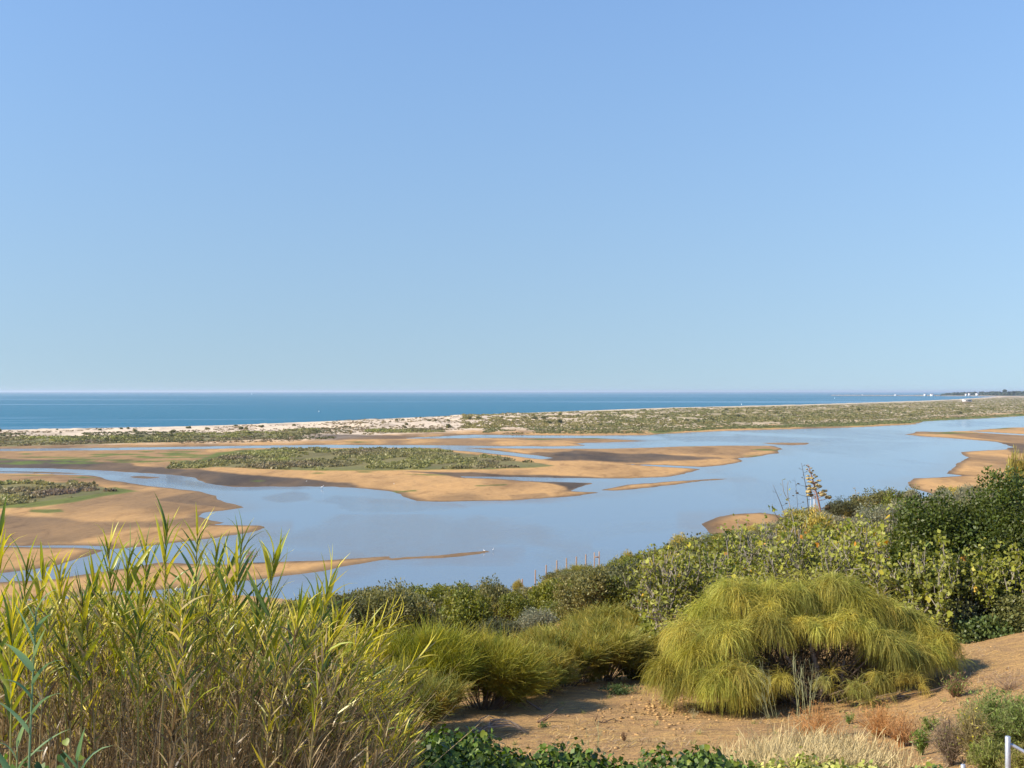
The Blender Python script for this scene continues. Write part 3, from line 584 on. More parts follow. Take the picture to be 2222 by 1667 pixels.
for a in [(1180,1392,25.6,160),(1095,1412,24.4,180),(1265,1402,27.6,120)]: shrub(*a, 'broom', 'with low skirts between the fuller brooms', 'low broom bushes between the fuller ones', None, None, 0)

SILX = [640, 700, 800, 950, 1060, 1110, 1150, 1200, 1250, 1300, 1350, 1400, 1450, 1500, 1550, 1600, 1650, 1700, 1750, 1800, 1830, 1880, 1960, 2010, 2100, 2300]; SILY = [1300, 1288, 1278, 1266, 1262, 1280, 1270, 1250, 1222, 1230, 1205, 1196, 1178, 1164, 1164, 1152, 1142, 1124, 1108, 1106, 1090, 1072, 1064, 1056, 1050, 1050]
rq = np.random.default_rng(66); placed = 0
for _ in range(46): shrub(rq.uniform(-420, 640), rq.uniform(1318, 1345), rq.uniform(44, 66), rq.uniform(110, 170), 'olive', G1, 'olive shrubs '+G1)
for _ in range(900):
    d = rq.uniform(43, 112)**1.0; px_ = rq.uniform(640, 2250)
    if (1800 < px_ < 1975 and 66 < d < 92) or (1180 < px_ < 1460 and d < 46) or placed >= 170: continue
    b = gpt(px_, d); h = rq.uniform(1.5, 3.3); hmax = HC-(np.interp(px_, SILX, SILY)+3-HY)/F*d-b[2]; h = min(h, hmax)
    if h < .75: continue
    k = rq.uniform(); ridge = px_ > 1470
    ty = ('olive' if k < .42 else 'lentisk' if k < .78 else 'dark' if k < .86 else 'silver' if k < .95 else 'gold') if not ridge else ('silver' if k < .38 else 'olive' if k < .62 else 'lentisk' if k < .82 else 'gold')
    w = h*rq.uniform(1.0, 1.5); wh = 'on the ridge behind the fig thicket' if ridge else G1
    shrub(px_, HY+(HC-b[2]-h)*F/d, d, w*F/d, ty, wh, (LAB[ty][0].replace('_', ' ')+'s ')+wh); placed += 1

# small dune bushes that can be told apart
rng = np.random.default_rng(33); DB = []
for v in range(4):
    gc, cc = leafy_crown(700+v, 3.4, 3.0, 1.7, 5, 40, .5, 14, .5, .4, (.19, .18, .075), .2); DB.append(gc.mesh('dune_bush', 'leaf'))
q, qx, qy, t = dune_samples(rng, 110, (-40, 2240), (.22, .86))
for i in range(110):
    if flat_at(qx[i:i+1], qy[i:i+1], FLATS)[0] < 8: continue
    o = link('dune_bush', DB[i % 4], None, (q[i, 0], q[i, 1], float(flat_at(qx[i:i+1], qy[i:i+1])[0])-.2)); o.rotation_euler = (0, 0, rng.uniform(0, 6)); s_ = rng.uniform(.6, 1.7)*(1 if qx[i] > 900 else .6)
    o.scale = (s_*1.3, s_, s_*rng.uniform(.8, 1.2)); tag(o, 'small dark rounded bush growing on the barrier dunes', 'bush', 'bushes dotted over the dunes')
gc, cc = leafy_crown(777, 3, 3, 2.4, 4, 30, .5, 20, .3, .1, (.40, .24, .10), .1)
xx, yy = on_water(548, 1222); o = link('dry_bush', gc.mesh('dry_bush', 'dry'), None, (float(xx), float(yy), .1)); o.scale = (.8, .8, 1.0); tag(o, 'tan dry tuft standing on the near sandbar edge', 'bush')

# ------------------------------------------------------------------ big weeping broom
def big_broom():
    b = gpt(1735, 24.5); t = thing('weeping_broom', 'large yellow green weeping broom with hanging tresses on bare soil', 'bush', b, 0, None, (.955, .955, .945))
    rng = np.random.default_rng(61); g = Geo()
    w, d, h = 6.7, 4.2, 2.9
    # rounded plumes (x, y, top z, radius, hang): each one a small weeping dome, with dark gaps between
    LOB = [(-2.75,-.2,1.85,.50,.85),(-2.1,.1,2.22,.55,.9),(-1.25,.25,2.74,.60,1.0),(-.5,.0,2.52,.50,.9),(.05,.35,2.66,.52,.9),(.82,.3,2.80,.60,1.0),(1.42,.2,2.48,.52,.9),(1.95,.1,2.20,.48,.85),(2.35,.2,1.98,.42,.8),(2.78,.1,1.76,.42,.75),(3.1,-.1,1.52,.34,.6),
     (-1.75,-.75,1.95,.50,.9),(-2.3,-.95,1.55,.46,.85),(-1.0,-.8,2.15,.48,.85),(-.1,-.8,2.15,.46,.62),(.35,-.95,2.02,.38,.52),(.95,-.75,2.18,.48,.66),(1.7,-.85,1.58,.45,.85),(2.25,-.8,1.42,.42,.8),(2.75,-.7,1.30,.36,.7),(1.45,-1.0,1.75,.40,.8),(3.15,-.5,1.15,.30,.55),
     (-3.0,-.9,1.12,.42,.8),(-2.65,-1.45,.95,.42,.8),(-2.2,-1.6,1.02,.40,.85),(-1.7,-1.5,1.15,.40,.95),(-1.45,-1.75,.85,.26,.7),(-.70,-1.75,1.02,.24,.72),(.10,-1.45,1.02,.18,.36),(.85,-1.8,.88,.22,.50),(1.35,-1.7,1.05,.28,.65),(1.85,-1.5,1.0,.30,.6),
     (-2.4,1.0,1.6,.6,.9),(-1.4,1.3,2.1,.6,1.0),(-.3,1.5,2.3,.65,1.1),(.8,1.5,2.25,.65,1.1),(1.8,1.2,1.9,.6,1.0),(2.6,.9,1.5,.5,.8)]
    ap = []
    for lx, ly, lz, lr_, hang in LOB:
        lz = lz+.07*max(lx, 0)*.5; big = lr_ > .32; lr_ = lr_*rng.uniform(.72, .98); nt = 20 if big else 5; tn = np.array((.40, .36, .068)) if lr_ > .2 else np.array((.38, .35, .11))
        tn = tn*rng.uniform(.78, 1.15)*np.array([rng.uniform(.94, 1.06), 1, rng.uniform(.85, 1.25)]); lx += rng.normal(0, .08); ly += rng.normal(0, .12); th = rng.uniform(0, 6.28, nt); rr_ = np.sqrt(rng.uniform(0, 1, nt)); a_ = np.stack([lx+np.cos(th)*rr_*lr_*.85, ly+np.sin(th)*rr_*lr_*.85, lz-.12-lr_*(1-np.sqrt(np.clip(1-rr_**2*.9, 0, 1)))+rng.normal(0, .04, nt)], 1)
        od = np.stack([np.cos(th)*rr_, np.sin(th)*rr_, 0*th], 1)*1.0; tresses(g, rng, a_, od, 88, hang*rng.uniform(.55, .88), tn, 1.05, .40, .0038, 6); ap.append(a_)
    ap = np.concatenate(ap); kx = rng.integers(0, len(ap), 110); a_ = ap[kx]+rng.normal(0, .16, (110, 3)); tresses(g, rng, a_, unit(a_*np.array([1, 1, 0])), 46, .50, (.40, .37, .07), .5, .75, .0036, 6)
    link('tresses', g.mesh('tresses', 'strand'), t)
    gi = Geo(); nn = 5200; th = rng.uniform(0, 6.28, nn); rr_ = rng.uniform(0, 1, nn)**.5; pi_ = np.stack([np.cos(th)*rr_*w*.40, np.sin(th)*rr_*d*.34+.25, rng.uniform(.1, .62, nn)*h*(1.1-.6*rr_)], 1)  # dark twigs added inside so the hollow under the dome reads as shaded
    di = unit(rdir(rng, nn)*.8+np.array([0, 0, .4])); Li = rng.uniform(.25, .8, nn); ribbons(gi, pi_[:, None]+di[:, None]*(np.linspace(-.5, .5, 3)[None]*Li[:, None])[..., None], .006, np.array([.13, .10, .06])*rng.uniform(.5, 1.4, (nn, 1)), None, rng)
    link('hollow_shade_twigs', gi.mesh('hollow_shade_twigs', 'dry'), t)
    gb = branch_set(62, w*.9, d*.9, h*.8, 90, .045, (.17, .125, .09), ap); link('branches', gb.mesh('branches', 'bark'), t)
    gt = Geo(); s = np.linspace(0, 1, 7)[:, None]
    for bx, tx, tz, r in [(.15, .25, 1.6, .09), (.02, -.6, 1.7, .06), (.3, 1.1, 1.3, .06), (.2, 2.0, .9, .05), (-.1, -1.4, 1.2, .05)]:
        p = np.array([[bx, -.9, -.2]])*(1-s)+np.array([[tx, -.5, tz]])*s; p[:, 0] += .12*np.sin(s[:, 0]*5); tubes(gt, p, r*(1-.5*s[:, 0])[None], (.26, .20, .15), 7)
    for i in range(26):     # low dead limbs sprawling on the right
        x0 = rng.uniform(.2, 1.2); ln = rng.uniform(.8, 2.0); p = np.stack([x0+ln*s[:, 0], -1.15-rng.uniform(0, .5)+.2*rng.normal()*s[:, 0], .05+x0*.03+(.10+.28*rng.uniform())*ln*s[:, 0]**.8+.03*np.sin(s[:, 0]*9+i)], 1); tubes(gt, p, rng.uniform(.010, .035)*(1-.7*s[:, 0])[None], np.array([.30, .22, .15])*rng.uniform(.7, 1.3), 5)
    link('trunk', gt.mesh('trunk', 'bark'), t)
big_broom()
def mop_broom(px, pytop, d, wpx, seed, label, tint, depth=None):
    b = gpt(px, d); w = wpx/F*d; h = HC-(pytop-HY)/F*d-b[2]
    t = thing('broom_bush', label, 'bush', b)
    g, ap = fuzz_crown(seed, w*1.12, depth or w*.9, h*1.0, 320, 95, h*.20, tint, .0048, .11)
    link('crown', g.mesh('broom_crown', 'strand'), t); link('branches', branch_set(seed, w, w*.8, h, 60, .018, (.17, .12, .08), ap).mesh('branches', 'bark'), t)
mop_broom(930, 1352, 23.0, 290, 81, 'feathery bright yellow green broom bush behind the leaning reeds', (.27, .26, .035))
mop_broom(1045, 1362, 23.6, 240, 82, 'feathery olive yellow broom bush above the dead branch pile', (.27, .245, .038))
mop_broom(890, 1440, 21.0, 220, 83, 'low brownish broom bush half hidden by leaning reeds', (.24, .22, .05))
mop_broom(1130, 1405, 27.0, 140, 84, 'thin grey green broom bush between two fuller brooms', (.22, .22, .07))

# ------------------------------------------------------------------ fig thicket
def poly_leaf(name, outline, mat, col, cup=.12):
    o = np.array(outline, float); c = o.mean(0); v = [(c[0], c[1], 0)]+[(a, b, cup*math.hypot(a-c[0], b-c[1])) for a, b in o]
    nn = len(o); f = [(0, 1+i, 1+(i+1) % nn) for i in range(nn)]; g = Geo(); g.add(v, f, col); return g.mesh(name, mat)
FIGO = [(0, 0), (.22, -.05), (.42, .15), (.33, .32), (.52, .55), (.26, .60), (.20, .78), (0, 1.05), (-.20, .78), (-.26, .60), (-.52, .55), (-.33, .32), (-.42, .15), (-.22, -.05)]
FIGM = [poly_leaf('fig_leaf', FIGO, 'leaf', c) for c in [(.30, .31, .035), (.24, .27, .035), (.36, .35, .04), (.42, .37, .04), (.18, .22, .04), (.58, .36, .03), (.56, .24, .03)]]
def place(o, p, d, nrm, s):
    d = Vector(d).normalized(); z = Vector(nrm); z = (z-d*z.dot(d)).normalized(); xx = d.cross(z)
    o.matrix_basis = Matrix(((xx.x*s, d.x*s, z.x*s, p[0]), (xx.y*s, d.y*s, z.y*s, p[1]), (xx.z*s, d.z*s, z.z*s, p[2]), (0, 0, 0, 1)))
def fig(px, pytop, d, wpx, seed, label, nstem=16, nleaf=170):
    rng = np.random.default_rng(seed); b = gpt(px, d); w = wpx/F*d; h = HC-(pytop-HY)/F*d-b[2]
    t = thing('fig_tree', label, 'tree', b, group='leaf shedding fig trees in the thicket'); g = Geo(); tips = []; K = 5; s = np.linspace(0, 1, K)
    segs = [[], []]
    def grow(p, v, L, r, lev):
        n_ = 5; q = [p]
        for i in range(n_-1):
            v = unit(v+rng.normal(0, .22, 3)+np.array([0, 0, .03+.05*lev])); q.append(q[-1]+v*L/(n_-1))
        segs[0].append(q); segs[1].append(np.linspace(r, r*.55, n_))
        if lev == 3: tips.append((q[-1], v)); return
        for _ in range(3 if lev < 2 else rng.integers(2, 4)):
            k = rng.integers(2, n_); grow(q[k], unit(v+rdir(rng, 1)[0]*np.array([1.1, 1.1, .6])), L*rng.uniform(.55, .85), r*.64, lev+1)
    for i in range(nstem):
        a = rng.uniform(0, 6.28); k = rng.uniform(.1, .9); p0 = np.array([math.cos(a)*w*.5*k, math.sin(a)*w*.30*k, -.15])
        grow(p0, unit(np.array([math.cos(a)*k*.8, math.sin(a)*k*.8, 1.0])), h*rng.uniform(.36, .46), .05, 0)
    Pp = np.array(segs[0]); zmax = np.percentile(Pp[..., 2], 99.7); Pp[..., 2] *= h/zmax; xm = np.percentile(np.abs(Pp[..., 0]), 97); Pp[..., 0] *= min(1.2, w*.5/xm)
    tubes(g, Pp, np.array(segs[1]), np.array([.27, .235, .19])*rng.uniform(.7, 1.2, (len(Pp), 1)), 4)
    link('branches', g.mesh('branches', 'bark'), t)
    tp = np.array([[a[0]*(min(1.2, w*.5/xm)), a[1], a[2]*h/zmax] for a, _ in tips]); rng.shuffle(tp)
    prob = np.array([.26, .22, .24, .12, .10, .035, .025])
    for i in range(min(nleaf, len(tp))):
        o = link('leaf', FIGM[rng.choice(7, p=prob)], t); dd = unit(rdir(rng, 1)[0]*.9+np.array([0, -.1, -.25])); place(o, tp[i]+rng.normal(0, .03, 3), dd, rdir(rng, 1)[0]*.6+np.array([-.5, -.45, .7]), rng.uniform(.13, .21))
    g2 = Geo(); nn = 7000; k = rng.integers(0, len(tp), nn); al = Pp.reshape(-1, 3)[rng.integers(0, Pp.shape[0]*Pp.shape[1], nn)]; p = np.where((rng.uniform(0, 1, nn) < .4)[:, None], tp[k], al)+rng.normal(0, .07, (nn, 3)); dd = unit(rdir(rng, nn)+np.array([0, 0, -.2]))
    leaves(g2, p, dd, unit(rdir(rng, nn)*.7+np.array([-.4, -.3, .6])), rng.uniform(.09, .17, nn), rng.uniform(.035, .065, nn), np.array([.25, .255, .04])*rng.uniform(.5, 1.4, (nn, 1)))
    # undergrowth leaves inside, shade put into a darker green
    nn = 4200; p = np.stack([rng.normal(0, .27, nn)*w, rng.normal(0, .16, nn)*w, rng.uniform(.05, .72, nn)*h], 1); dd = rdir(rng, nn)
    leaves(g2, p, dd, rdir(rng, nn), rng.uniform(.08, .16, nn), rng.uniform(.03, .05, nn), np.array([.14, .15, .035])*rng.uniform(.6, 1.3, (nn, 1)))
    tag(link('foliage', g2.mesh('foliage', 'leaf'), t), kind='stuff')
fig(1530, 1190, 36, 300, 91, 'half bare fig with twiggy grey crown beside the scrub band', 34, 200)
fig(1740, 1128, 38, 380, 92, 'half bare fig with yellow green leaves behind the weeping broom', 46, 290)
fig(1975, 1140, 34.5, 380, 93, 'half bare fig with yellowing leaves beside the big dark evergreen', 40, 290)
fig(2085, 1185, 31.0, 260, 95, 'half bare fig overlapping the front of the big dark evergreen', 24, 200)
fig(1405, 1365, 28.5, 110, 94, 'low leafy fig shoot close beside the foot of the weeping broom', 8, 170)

# ------------------------------------------------------------------ big evergreens at right and the grey bushes before them
def evergreen(px, pytop, d, wpx, seed, label, tint, nl=110, ncl=210, ls=.095, rc=.46, name='evergreen_tree', cat='tree', lw=.34, depth=.85):
    b = gpt(px, d); w = wpx/F*d; h = HC-(pytop-HY)/F*d-b[2]
    t = thing(name, label, cat, b-np.array([0, 0, .1])); g, cc = leafy_crown(seed, w, w*depth, h*1.0, 34, ncl, rc, nl, ls, lw, tint, .12, .3, .38, .58, -.55)
    link('crown', g.mesh('crown', 'glossleaf'), t); link('trunk', branch_set(seed, w, w*.8, h, 30, .08, (.12, .10, .08), cc).mesh('trunk', 'bark'), t)
evergreen(2150, 975, 33.5, 440, 201, 'big dense dark evergreen tree rising above the fig thicket', (.072, .092, .012), 120, 470)
evergreen(2010, 1015, 34.5, 190, 202, 'narrow dark evergreen beside the big dense evergreen tree', (.072, .092, .012), 110, 150, rc=.40)
evergreen(2290, 1040, 32, 330, 203, 'dark evergreen standing behind the small olive green bush', (.068, .088, .012), 110, 260)
evergreen(2085, 1040, 34.0, 230, 208, 'dark evergreen filling the gap between narrow and big evergreens', (.068, .088, .012), 110, 200)
evergreen(2215, 1275, 29.5, 90, 204, 'small olive green bush below the big dark evergreen', (.16, .165, .05), 90, 60, .09, .3, 'olive_shrub', 'shrub')
evergreen(2035, 1210, 31.5, 110, 205, 'upper silvery olive bush among the fig branches', (.135, .14, .075), 110, 46, .085, .26, 'grey_shrub', 'shrub', .2)
evergreen(2075, 1290, 30.5, 130, 206, 'lower silvery olive bush under the fig branches', (.12, .125, .065), 110, 50, .085, .28, 'grey_shrub', 'shrub', .2)
evergreen(2150, 1345, 29.5, 130, 207, 'low dark leafy shrub at the edge of bare soil', (.09, .12, .03), 90, 50, .10, .28, 'dark_shrub', 'shrub')

# ------------------------------------------------------------------ giant reeds
def reed_path(b, tip, K=12, bow=.3):
    s = np.linspace(0, 1, K)[:, None]; c = b+(tip-b)*np.array([bow, bow, .62]); return (1-s)**2*b+2*s*(1-s)*c+s**2*tip
LEAFK = 6
def leaf_curve(L, droop, K=LEAFK):      # in the (y, z) plane
    a = 0.0; y_, z_ = [0], [0]
    for i in range(K-1):
        a -= droop*(i+.4)/K; y_.append(y_[-1]+math.cos(a)*L/(K-1)); z_.append(z_[-1]+math.sin(a)*L/(K-1))
    return np.array(y_), np.array(z_)
WPROF = np.array([.55, 1.0, .95, .72, .40, .03])
def reed_leaf_mesh(name, droop, fold, col, hw=.042):
    y_, z_ = leaf_curve(1.0, droop); g = Geo(); v = []
    for i in range(LEAFK): w = hw*WPROF[i]; v += [(-w, y_[i], z_[i]+w*fold), (0, y_[i], z_[i]), (w, y_[i], z_[i]+w*fold)]
    f = [(3*i+j, 3*i+j+1, 3*i+j+4, 3*i+j+3) for i in range(LEAFK-1) for j in (0, 1)]
    gr = np.linspace(.9, 1.15, LEAFK)[:, None]*np.array(col); g.add(v, f, np.repeat(gr, 3, 0)); return g.mesh(name, 'reed', True)
RC = [(.47, .42, .045), (.30, .32, .04), (.60, .51, .09), (.14, .20, .045), (.62, .48, .18)]
RLEAF = [reed_leaf_mesh('reed_leaf', dr, .5, c) for c in RC[:4] for dr in (.03, .15, .45)]
GLAUC = [reed_leaf_mesh('reed_leaf', dr, .4, c, .075) for c in [(.20, .27, .11), (.15, .22, .09), (.27, .33, .13)] for dr in (.05, .2, .5)]
def reed_stem(pts, r0, col):
    g = Geo(); K = len(pts); tubes(g, pts, np.linspace(r0, r0*.35, K)[None], col, 6); return g
def frame(path, s):
    k = s*(len(path)-1); i = min(int(k), len(path)-2); return path[i]+(path[i+1]-path[i])*(k-i), unit(path[i+1]-path[i])
def big_reed(tpx, tpy, d, bpx, seed, label, nleaf=13, L=.42, s0=.62, meshes=RLEAF, group='tall reeds standing above the reed bed', r0=.012, stemcol=(.42, .38, .14), bow=.2, zbase=None, amp=1.0):
    rng = np.random.default_rng(seed); b = gpt(bpx, d); tip = P(tpx, tpy, d); tip = tip-unit(tip-b)*L*.55
    if zbase is not None: b[2] = zbase
    t = thing('giant_reed', label, 'reed', b, group=group); path = reed_path(b, tip, 14, bow)-b
    link('stem', reed_stem(path, r0, stemcol).mesh('stem', 'reed', True), t); az = rng.uniform(-.5, .5)
    for i in range(nleaf):
        s = s0+(1-s0)*((i+.5)/nleaf)**.72; p, tg = frame(path, min(s, .999)); a = az+(math.pi if i % 2 else 0)+rng.normal(0, .35)
        sd_ = np.array([math.cos(a), math.sin(a)*.8, 0]); sd_ = unit(sd_-tg*sd_.dot(tg)); k = (i+.5)/nleaf
        ang = math.radians((33-24*k)*amp+rng.normal(0, 6)); dd = tg*math.cos(ang)+sd_*math.sin(ang)
        nrm = unit(tg*math.sin(ang)*1.0-sd_*math.cos(ang)+rng.normal(0, .45, 3)); o = link('leaf', meshes[rng.integers(0, len(meshes))], t)
        place(o, p, dd, -nrm if False else nrm, L*rng.uniform(.75, 1.2)*(1 if k < .8 else .8))
TALL = [(4,1095,9.2,-30),(62,1180,9.6,20),(95,1195,10.2,70),(128,1188,9.4,150),(205,1205,10.4,190),(232,1130,9.8,260),(283,1150,9.7,250),(318,1150,10.0,310),(362,1090,9.5,350),(428,1098,9.6,420),(470,1140,10.5,455),(497,1180,10.2,470),(530,1112,10.0,480),(596,1152,9.8,560),(560,1235,10,540),(655,1275,10,600),(725,1195,10.4,640),(690,1250,10.6,630),(745,1285,10.4,650),(800,1320,10.8,690),(870,1280,11,640),(885,1300,11.2,660),(962,1362,11.5,700),(935,1420,11.6,720),(905,1500,11.4,740),(850,1345,11,690),(300,1235,9.4,300),(400,1240,9.3,395),(180,1250,9.3,175),(30,1270,9.0,20)]
for i, (a, b_, c_, e) in enumerate(TALL):
    lean = a-e > 110
    big_reed(a, b_, c_, e, 900+i, 'slender reed cane leaning out over the broom bushes' if lean else 'tall upright giant reed with a leafy fan tip above the reed bed', 24 if not lean else 18, .44 if not lean else .30, .48, RLEAF[:3]+RLEAF[6:9] if lean else RLEAF, 'leaning reed canes' if lean else 'tall reeds standing above the reed bed', .012, (.64, .56, .32) if lean else (.42, .40, .13), .12 if lean else .25)
# close glaucous reeds at the left edge
big_reed(82, 1262, 5.0, 28, 980, 'close blue green reed shoot with broad stiff leaves', 11, .22, .74, GLAUC, None, .010, (.26, .33, .16), .3, 20.4, 1.15)
big_reed(40, 1540, 5.2, 18, 981, 'low blue green reed shoot at the foot of the reed bed', 9, .26, .62, GLAUC, None, .008, (.30, .34, .14), .3, 20.6, 1.3)
big_reed(165, 1590, 6.2, 190, 982, 'short blue green reed shoot with spreading leaves near dark vine leaves', 9, .24, .6, GLAUC, None, .007, (.30, .33, .14), .3, 20.9, 1.6)
# reed bed: individual canes with their foliage
OUT_X = [-200, 0, 120, 250, 380, 480, 600, 700, 770, 830, 880, 930]; OUT_Y = [1290, 1320, 1325, 1310, 1330, 1290, 1325, 1345, 1385, 1440, 1530, 1620]
rng = np.random.default_rng(77)
def rcol(rng, n, hgt):       # hgt 0 base .. 1 top: dead straw below, green above (what the plants are)
    k = rng.uniform(0, 1, n); gtop = np.array(RC)[rng.choice(5, n, p=[.32, .20, .26, .08, .14])]
    straw = np.array([(.36, .27, .14), (.27, .19, .10), (.44, .34, .18), (.16, .11, .06)])[rng.integers(0, 4, n)]
    return np.where((k < sstep(.35, 1.0, hgt)*.85+.04)[:, None], gtop, straw*1.1)*rng.uniform(.45, 1.3, (n, 1))
def leaf_paths(p, d, L, rng, droop):
    N = len(p); pts = np.empty((N, 5, 3)); pts[:, 0] = p; v = d.copy()
    for i in range(1, 5): v = unit(v+np.array([0, 0, -1])*droop[:, None]*.28*i/2); pts[:, i] = pts[:, i-1]+v*(L/4)[:, None]
    return pts
W5 = np.array([.6, 1, .85, .5, .03])
for i in range(225):
    tp = rng.uniform(-190, 900); d = rng.uniform(9.0, 14.0); lean = max(0, (tp-430)/470)*rng.uniform(60, 210)+rng.normal(0, 22); bpx = tp-lean
    ty = np.interp(tp, OUT_X, OUT_Y)+abs(rng.normal(0, 85))*(1 if tp < 750 else .6)-70+130*float(vnoise(np.array([tp*.016]), np.array([.5]), 8)[0])
    b = gpt(bpx, d); tip = P(tp, ty, d)
    if tip[2] < b[2]+.8: continue
    t = thing('giant_reed', 'cane in the thick of the reed bed with yellow green leaves and dry sheaths', 'reed', b, group='canes crowded in the reed bed')
    path = reed_path(b, tip, 10, rng.uniform(.1, .3))-b; link('stem', reed_stem(path, rng.uniform(.006, .012), np.array([.40, .33, .16])*rng.uniform(.6, 1.15)).mesh('stem', 'reed'), t)
    nl = 58; s = rng.uniform(.25, 1, nl)**.8; ps = np.array([frame(path, min(q_, .999))[0] for q_ in s]); tg = unit(tip-b)
    a = rng.uniform(0, 6.28, nl); sd_ = np.stack([np.cos(a), np.sin(a), 0*a], 1); ang = np.radians(rng.uniform(8, 52, nl)); dd = unit(tg*np.cos(ang)[:, None]+sd_*np.sin(ang)[:, None])
    L = rng.uniform(.13, .34, nl); pts = leaf_paths(ps, dd, L, rng, rng.uniform(.05, .9, nl)**2); g = Geo()
    ribbons(g, pts, (rng.uniform(.005, .011, nl)[:, None]*W5[None]), rcol(rng, nl, s*rng.uniform(.75, 1.1, nl)), unit(np.cross(dd, rdir(rng, nl)))); link('foliage', g.mesh('foliage', 'reed'), t)
# reed litter: small leaves and dead stalks filling the bed
g = Geo(); N = 36000; qx = rng.uniform(-200, 900, N); top = np.interp(qx, OUT_X, OUT_Y)-45+130*vnoise(qx*.016, qx*0+.5, 8); dq = rng.uniform(9.2, 14.2, N)
xb = (qx-CX)/F*dq; zt = HC-(top-HY)/F*dq; zb = hill_z(xb, dq); hh = rng.uniform(0, 1, N)**.85; ok = (zt-zb) > .5
ok &= fbm(xb*2.2+dq*.4, dq*.9, 3, 211) > .34+.10*hh
qx, dq, xb, zt, zb, hh = qx[ok], dq[ok], xb[ok], zt[ok], zb[ok], hh[ok]; N = len(qx)
leanx = np.clip((qx-380)/480, 0, 1.1)[:, None]*np.array([[.75, 0, 0]])
p = np.stack([xb, dq, zb+(zt-zb)*hh], 1); dd = unit(np.array([0, 0, 1.0])+leanx+rng.normal(0, .42, (N, 3)))
L = rng.uniform(.08, .26, N); pts = leaf_paths(p, dd, L, rng, rng.uniform(0, 1.3, N)**2)
ribbons(g, pts, rng.uniform(.003, .008, N)[:, None]*W5[None], rcol(rng, N, hh), unit(np.cross(dd, rdir(rng, N))))
tag(link('reed_foliage', g.mesh('reed_foliage', 'reed')), 'tangled small leaves and shoots filling the reed bed', 'reed leaves', kind='stuff')
g = Geo(); N = 2300; qx = rng.uniform(-200, 760, N); dq = rng.uniform(9.0, 14.2, N); xb = (qx-CX)/F*dq; zb = hill_z(xb, dq); zt = HC-(np.interp(qx, OUT_X, OUT_Y)+rng.uniform(20, 200, N)-HY)/F*dq
H_ = np.clip(zt-zb, .3, 5)*rng.uniform(.5, 1, N); le = np.clip((qx-380)/480, 0, 1)[:, None]*np.array([[.6, 0, 0]])+rng.normal(0, .09, (N, 3)); le[:, 2] = 0
s = np.linspace(0, 1, 5); b = np.stack([xb, dq, zb-.1], 1); pts = b[:, None]+(s[None, :, None]*H_[:, None, None])*(np.array([0, 0, 1.])[None, None]+le[:, None]*s[None, :, None])
ribbons(g, pts, rng.uniform(.0025, .006, N)[:, None]*np.linspace(1, .5, 5)[None], np.array([.38, .28, .16])*rng.uniform(.45, 1.25, (N, 1)))
tag(link('dry_reed_stalks', g.mesh('dry_reed_stalks', 'dry')), 'thin dead tan stalks packed in the reed bed', 'reed stalks', kind='stuff')

# ------------------------------------------------------------------ broad-leaved vines along the bottom
HEART = [(0, .06), (.18, -.04), (.40, .06), (.48, .30), (.40, .58), (.20, .82), (0, 1.0), (-.20, .82), (-.40, .58), (-.48, .30), (-.40, .06), (-.18, -.04)]
VL = [poly_leaf('vine_leaf', HEART, 'glossleaf', c, .18) for c in [(.08, .13, .016), (.12, .17, .02), (.05, .085, .012), (.20, .24, .03), (.035, .065, .010)]]
VLY = [poly_leaf('vine_leaf', HEART, 'glossleaf', c, .18) for c in [(.33, .36, .06), (.26, .32, .06), (.42, .42, .10), (.20, .28, .05)]]
def vine(px, pytop, d, wpx, seed, label, nind=130, nrest=1600, meshes=VL, tint=(.075, .12, .016), depth=2.0, ls=.085, lobes=5):
    rng = np.random.default_rng(seed); b = gpt(px, d); w = wpx/F*d; h = max(HC-(pytop-HY)/F*d-b[2], .3); b[2] -= .05
    t = thing('vine_mound', label, 'vine', b); lc = np.stack([np.linspace(-.36, .36, lobes)*w+rng.normal(0, .06, lobes)*w, rng.normal(0, .12, lobes)*depth, rng.uniform(.15, .42, lobes)*h], 1); lr = np.stack([np.full(lobes, w*.85/lobes+.12)*rng.uniform(.8, 1.2, lobes), np.full(lobes, depth*.42), rng.uniform(.42, .62, lobes)*h], 1)
    nn = nind+nrest; k = rng.integers(0, lobes, nn); u = rdir(rng, nn); u[:, 2] = np.abs(u[:, 2])*.9+.05; u[:nind, 1] = -np.abs(u[:nind, 1])
    rr = rng.uniform(.55, 1.02, nn); rr[:nind] = rng.uniform(.92, 1.06, nind); p = lc[k]+u*lr[k]*rr[:, None]; p += rng.normal(0, .04, (nn, 3)); p[:, 2] *= h/np.percentile(p[:, 2], 99); p[:, 2] = np.maximum(p[:, 2], .02)
    dd = unit(u*np.array([.7, .7, 0])+rdir(rng, nn)*.5+np.array([0, 0, -.55])); nr = unit(u*.7+rdir(rng, nn)*.55+np.array([-.1, -.2, .5])); L = ls*rng.uniform(.7, 1.3, nn)
    for i in range(nind):
        o = link('leaf', meshes[rng.integers(0, len(meshes))], t); place(o, p[i], dd[i], nr[i], L[i])
    g = Geo(); leaves(g, p[nind:], dd[nind:], nr[nind:], L[nind:], L[nind:]*.42, np.array(tint)*rng.uniform(.35, 1.8, (nrest, 1))); tag(link('foliage', g.mesh('foliage', 'glossleaf'), t), kind='stuff')
    g = Geo(); n_ = 26; k = rng.integers(0, nn, n_); s = np.linspace(0, 1, 5); q = np.zeros((n_, 5, 3)); bb = p[k]*np.array([.5, .6, 0]); q = bb[:, None]*(1-s)[None, :, None]+p[k][:, None]*s[None, :, None]; q[:, :, 2] += .05*np.sin(s*3)[None]
    tubes(g, q, np.linspace(.008, .003, 5)[None], (.20, .15, .08), 4); link('stems', g.mesh('stems', 'bark'), t)
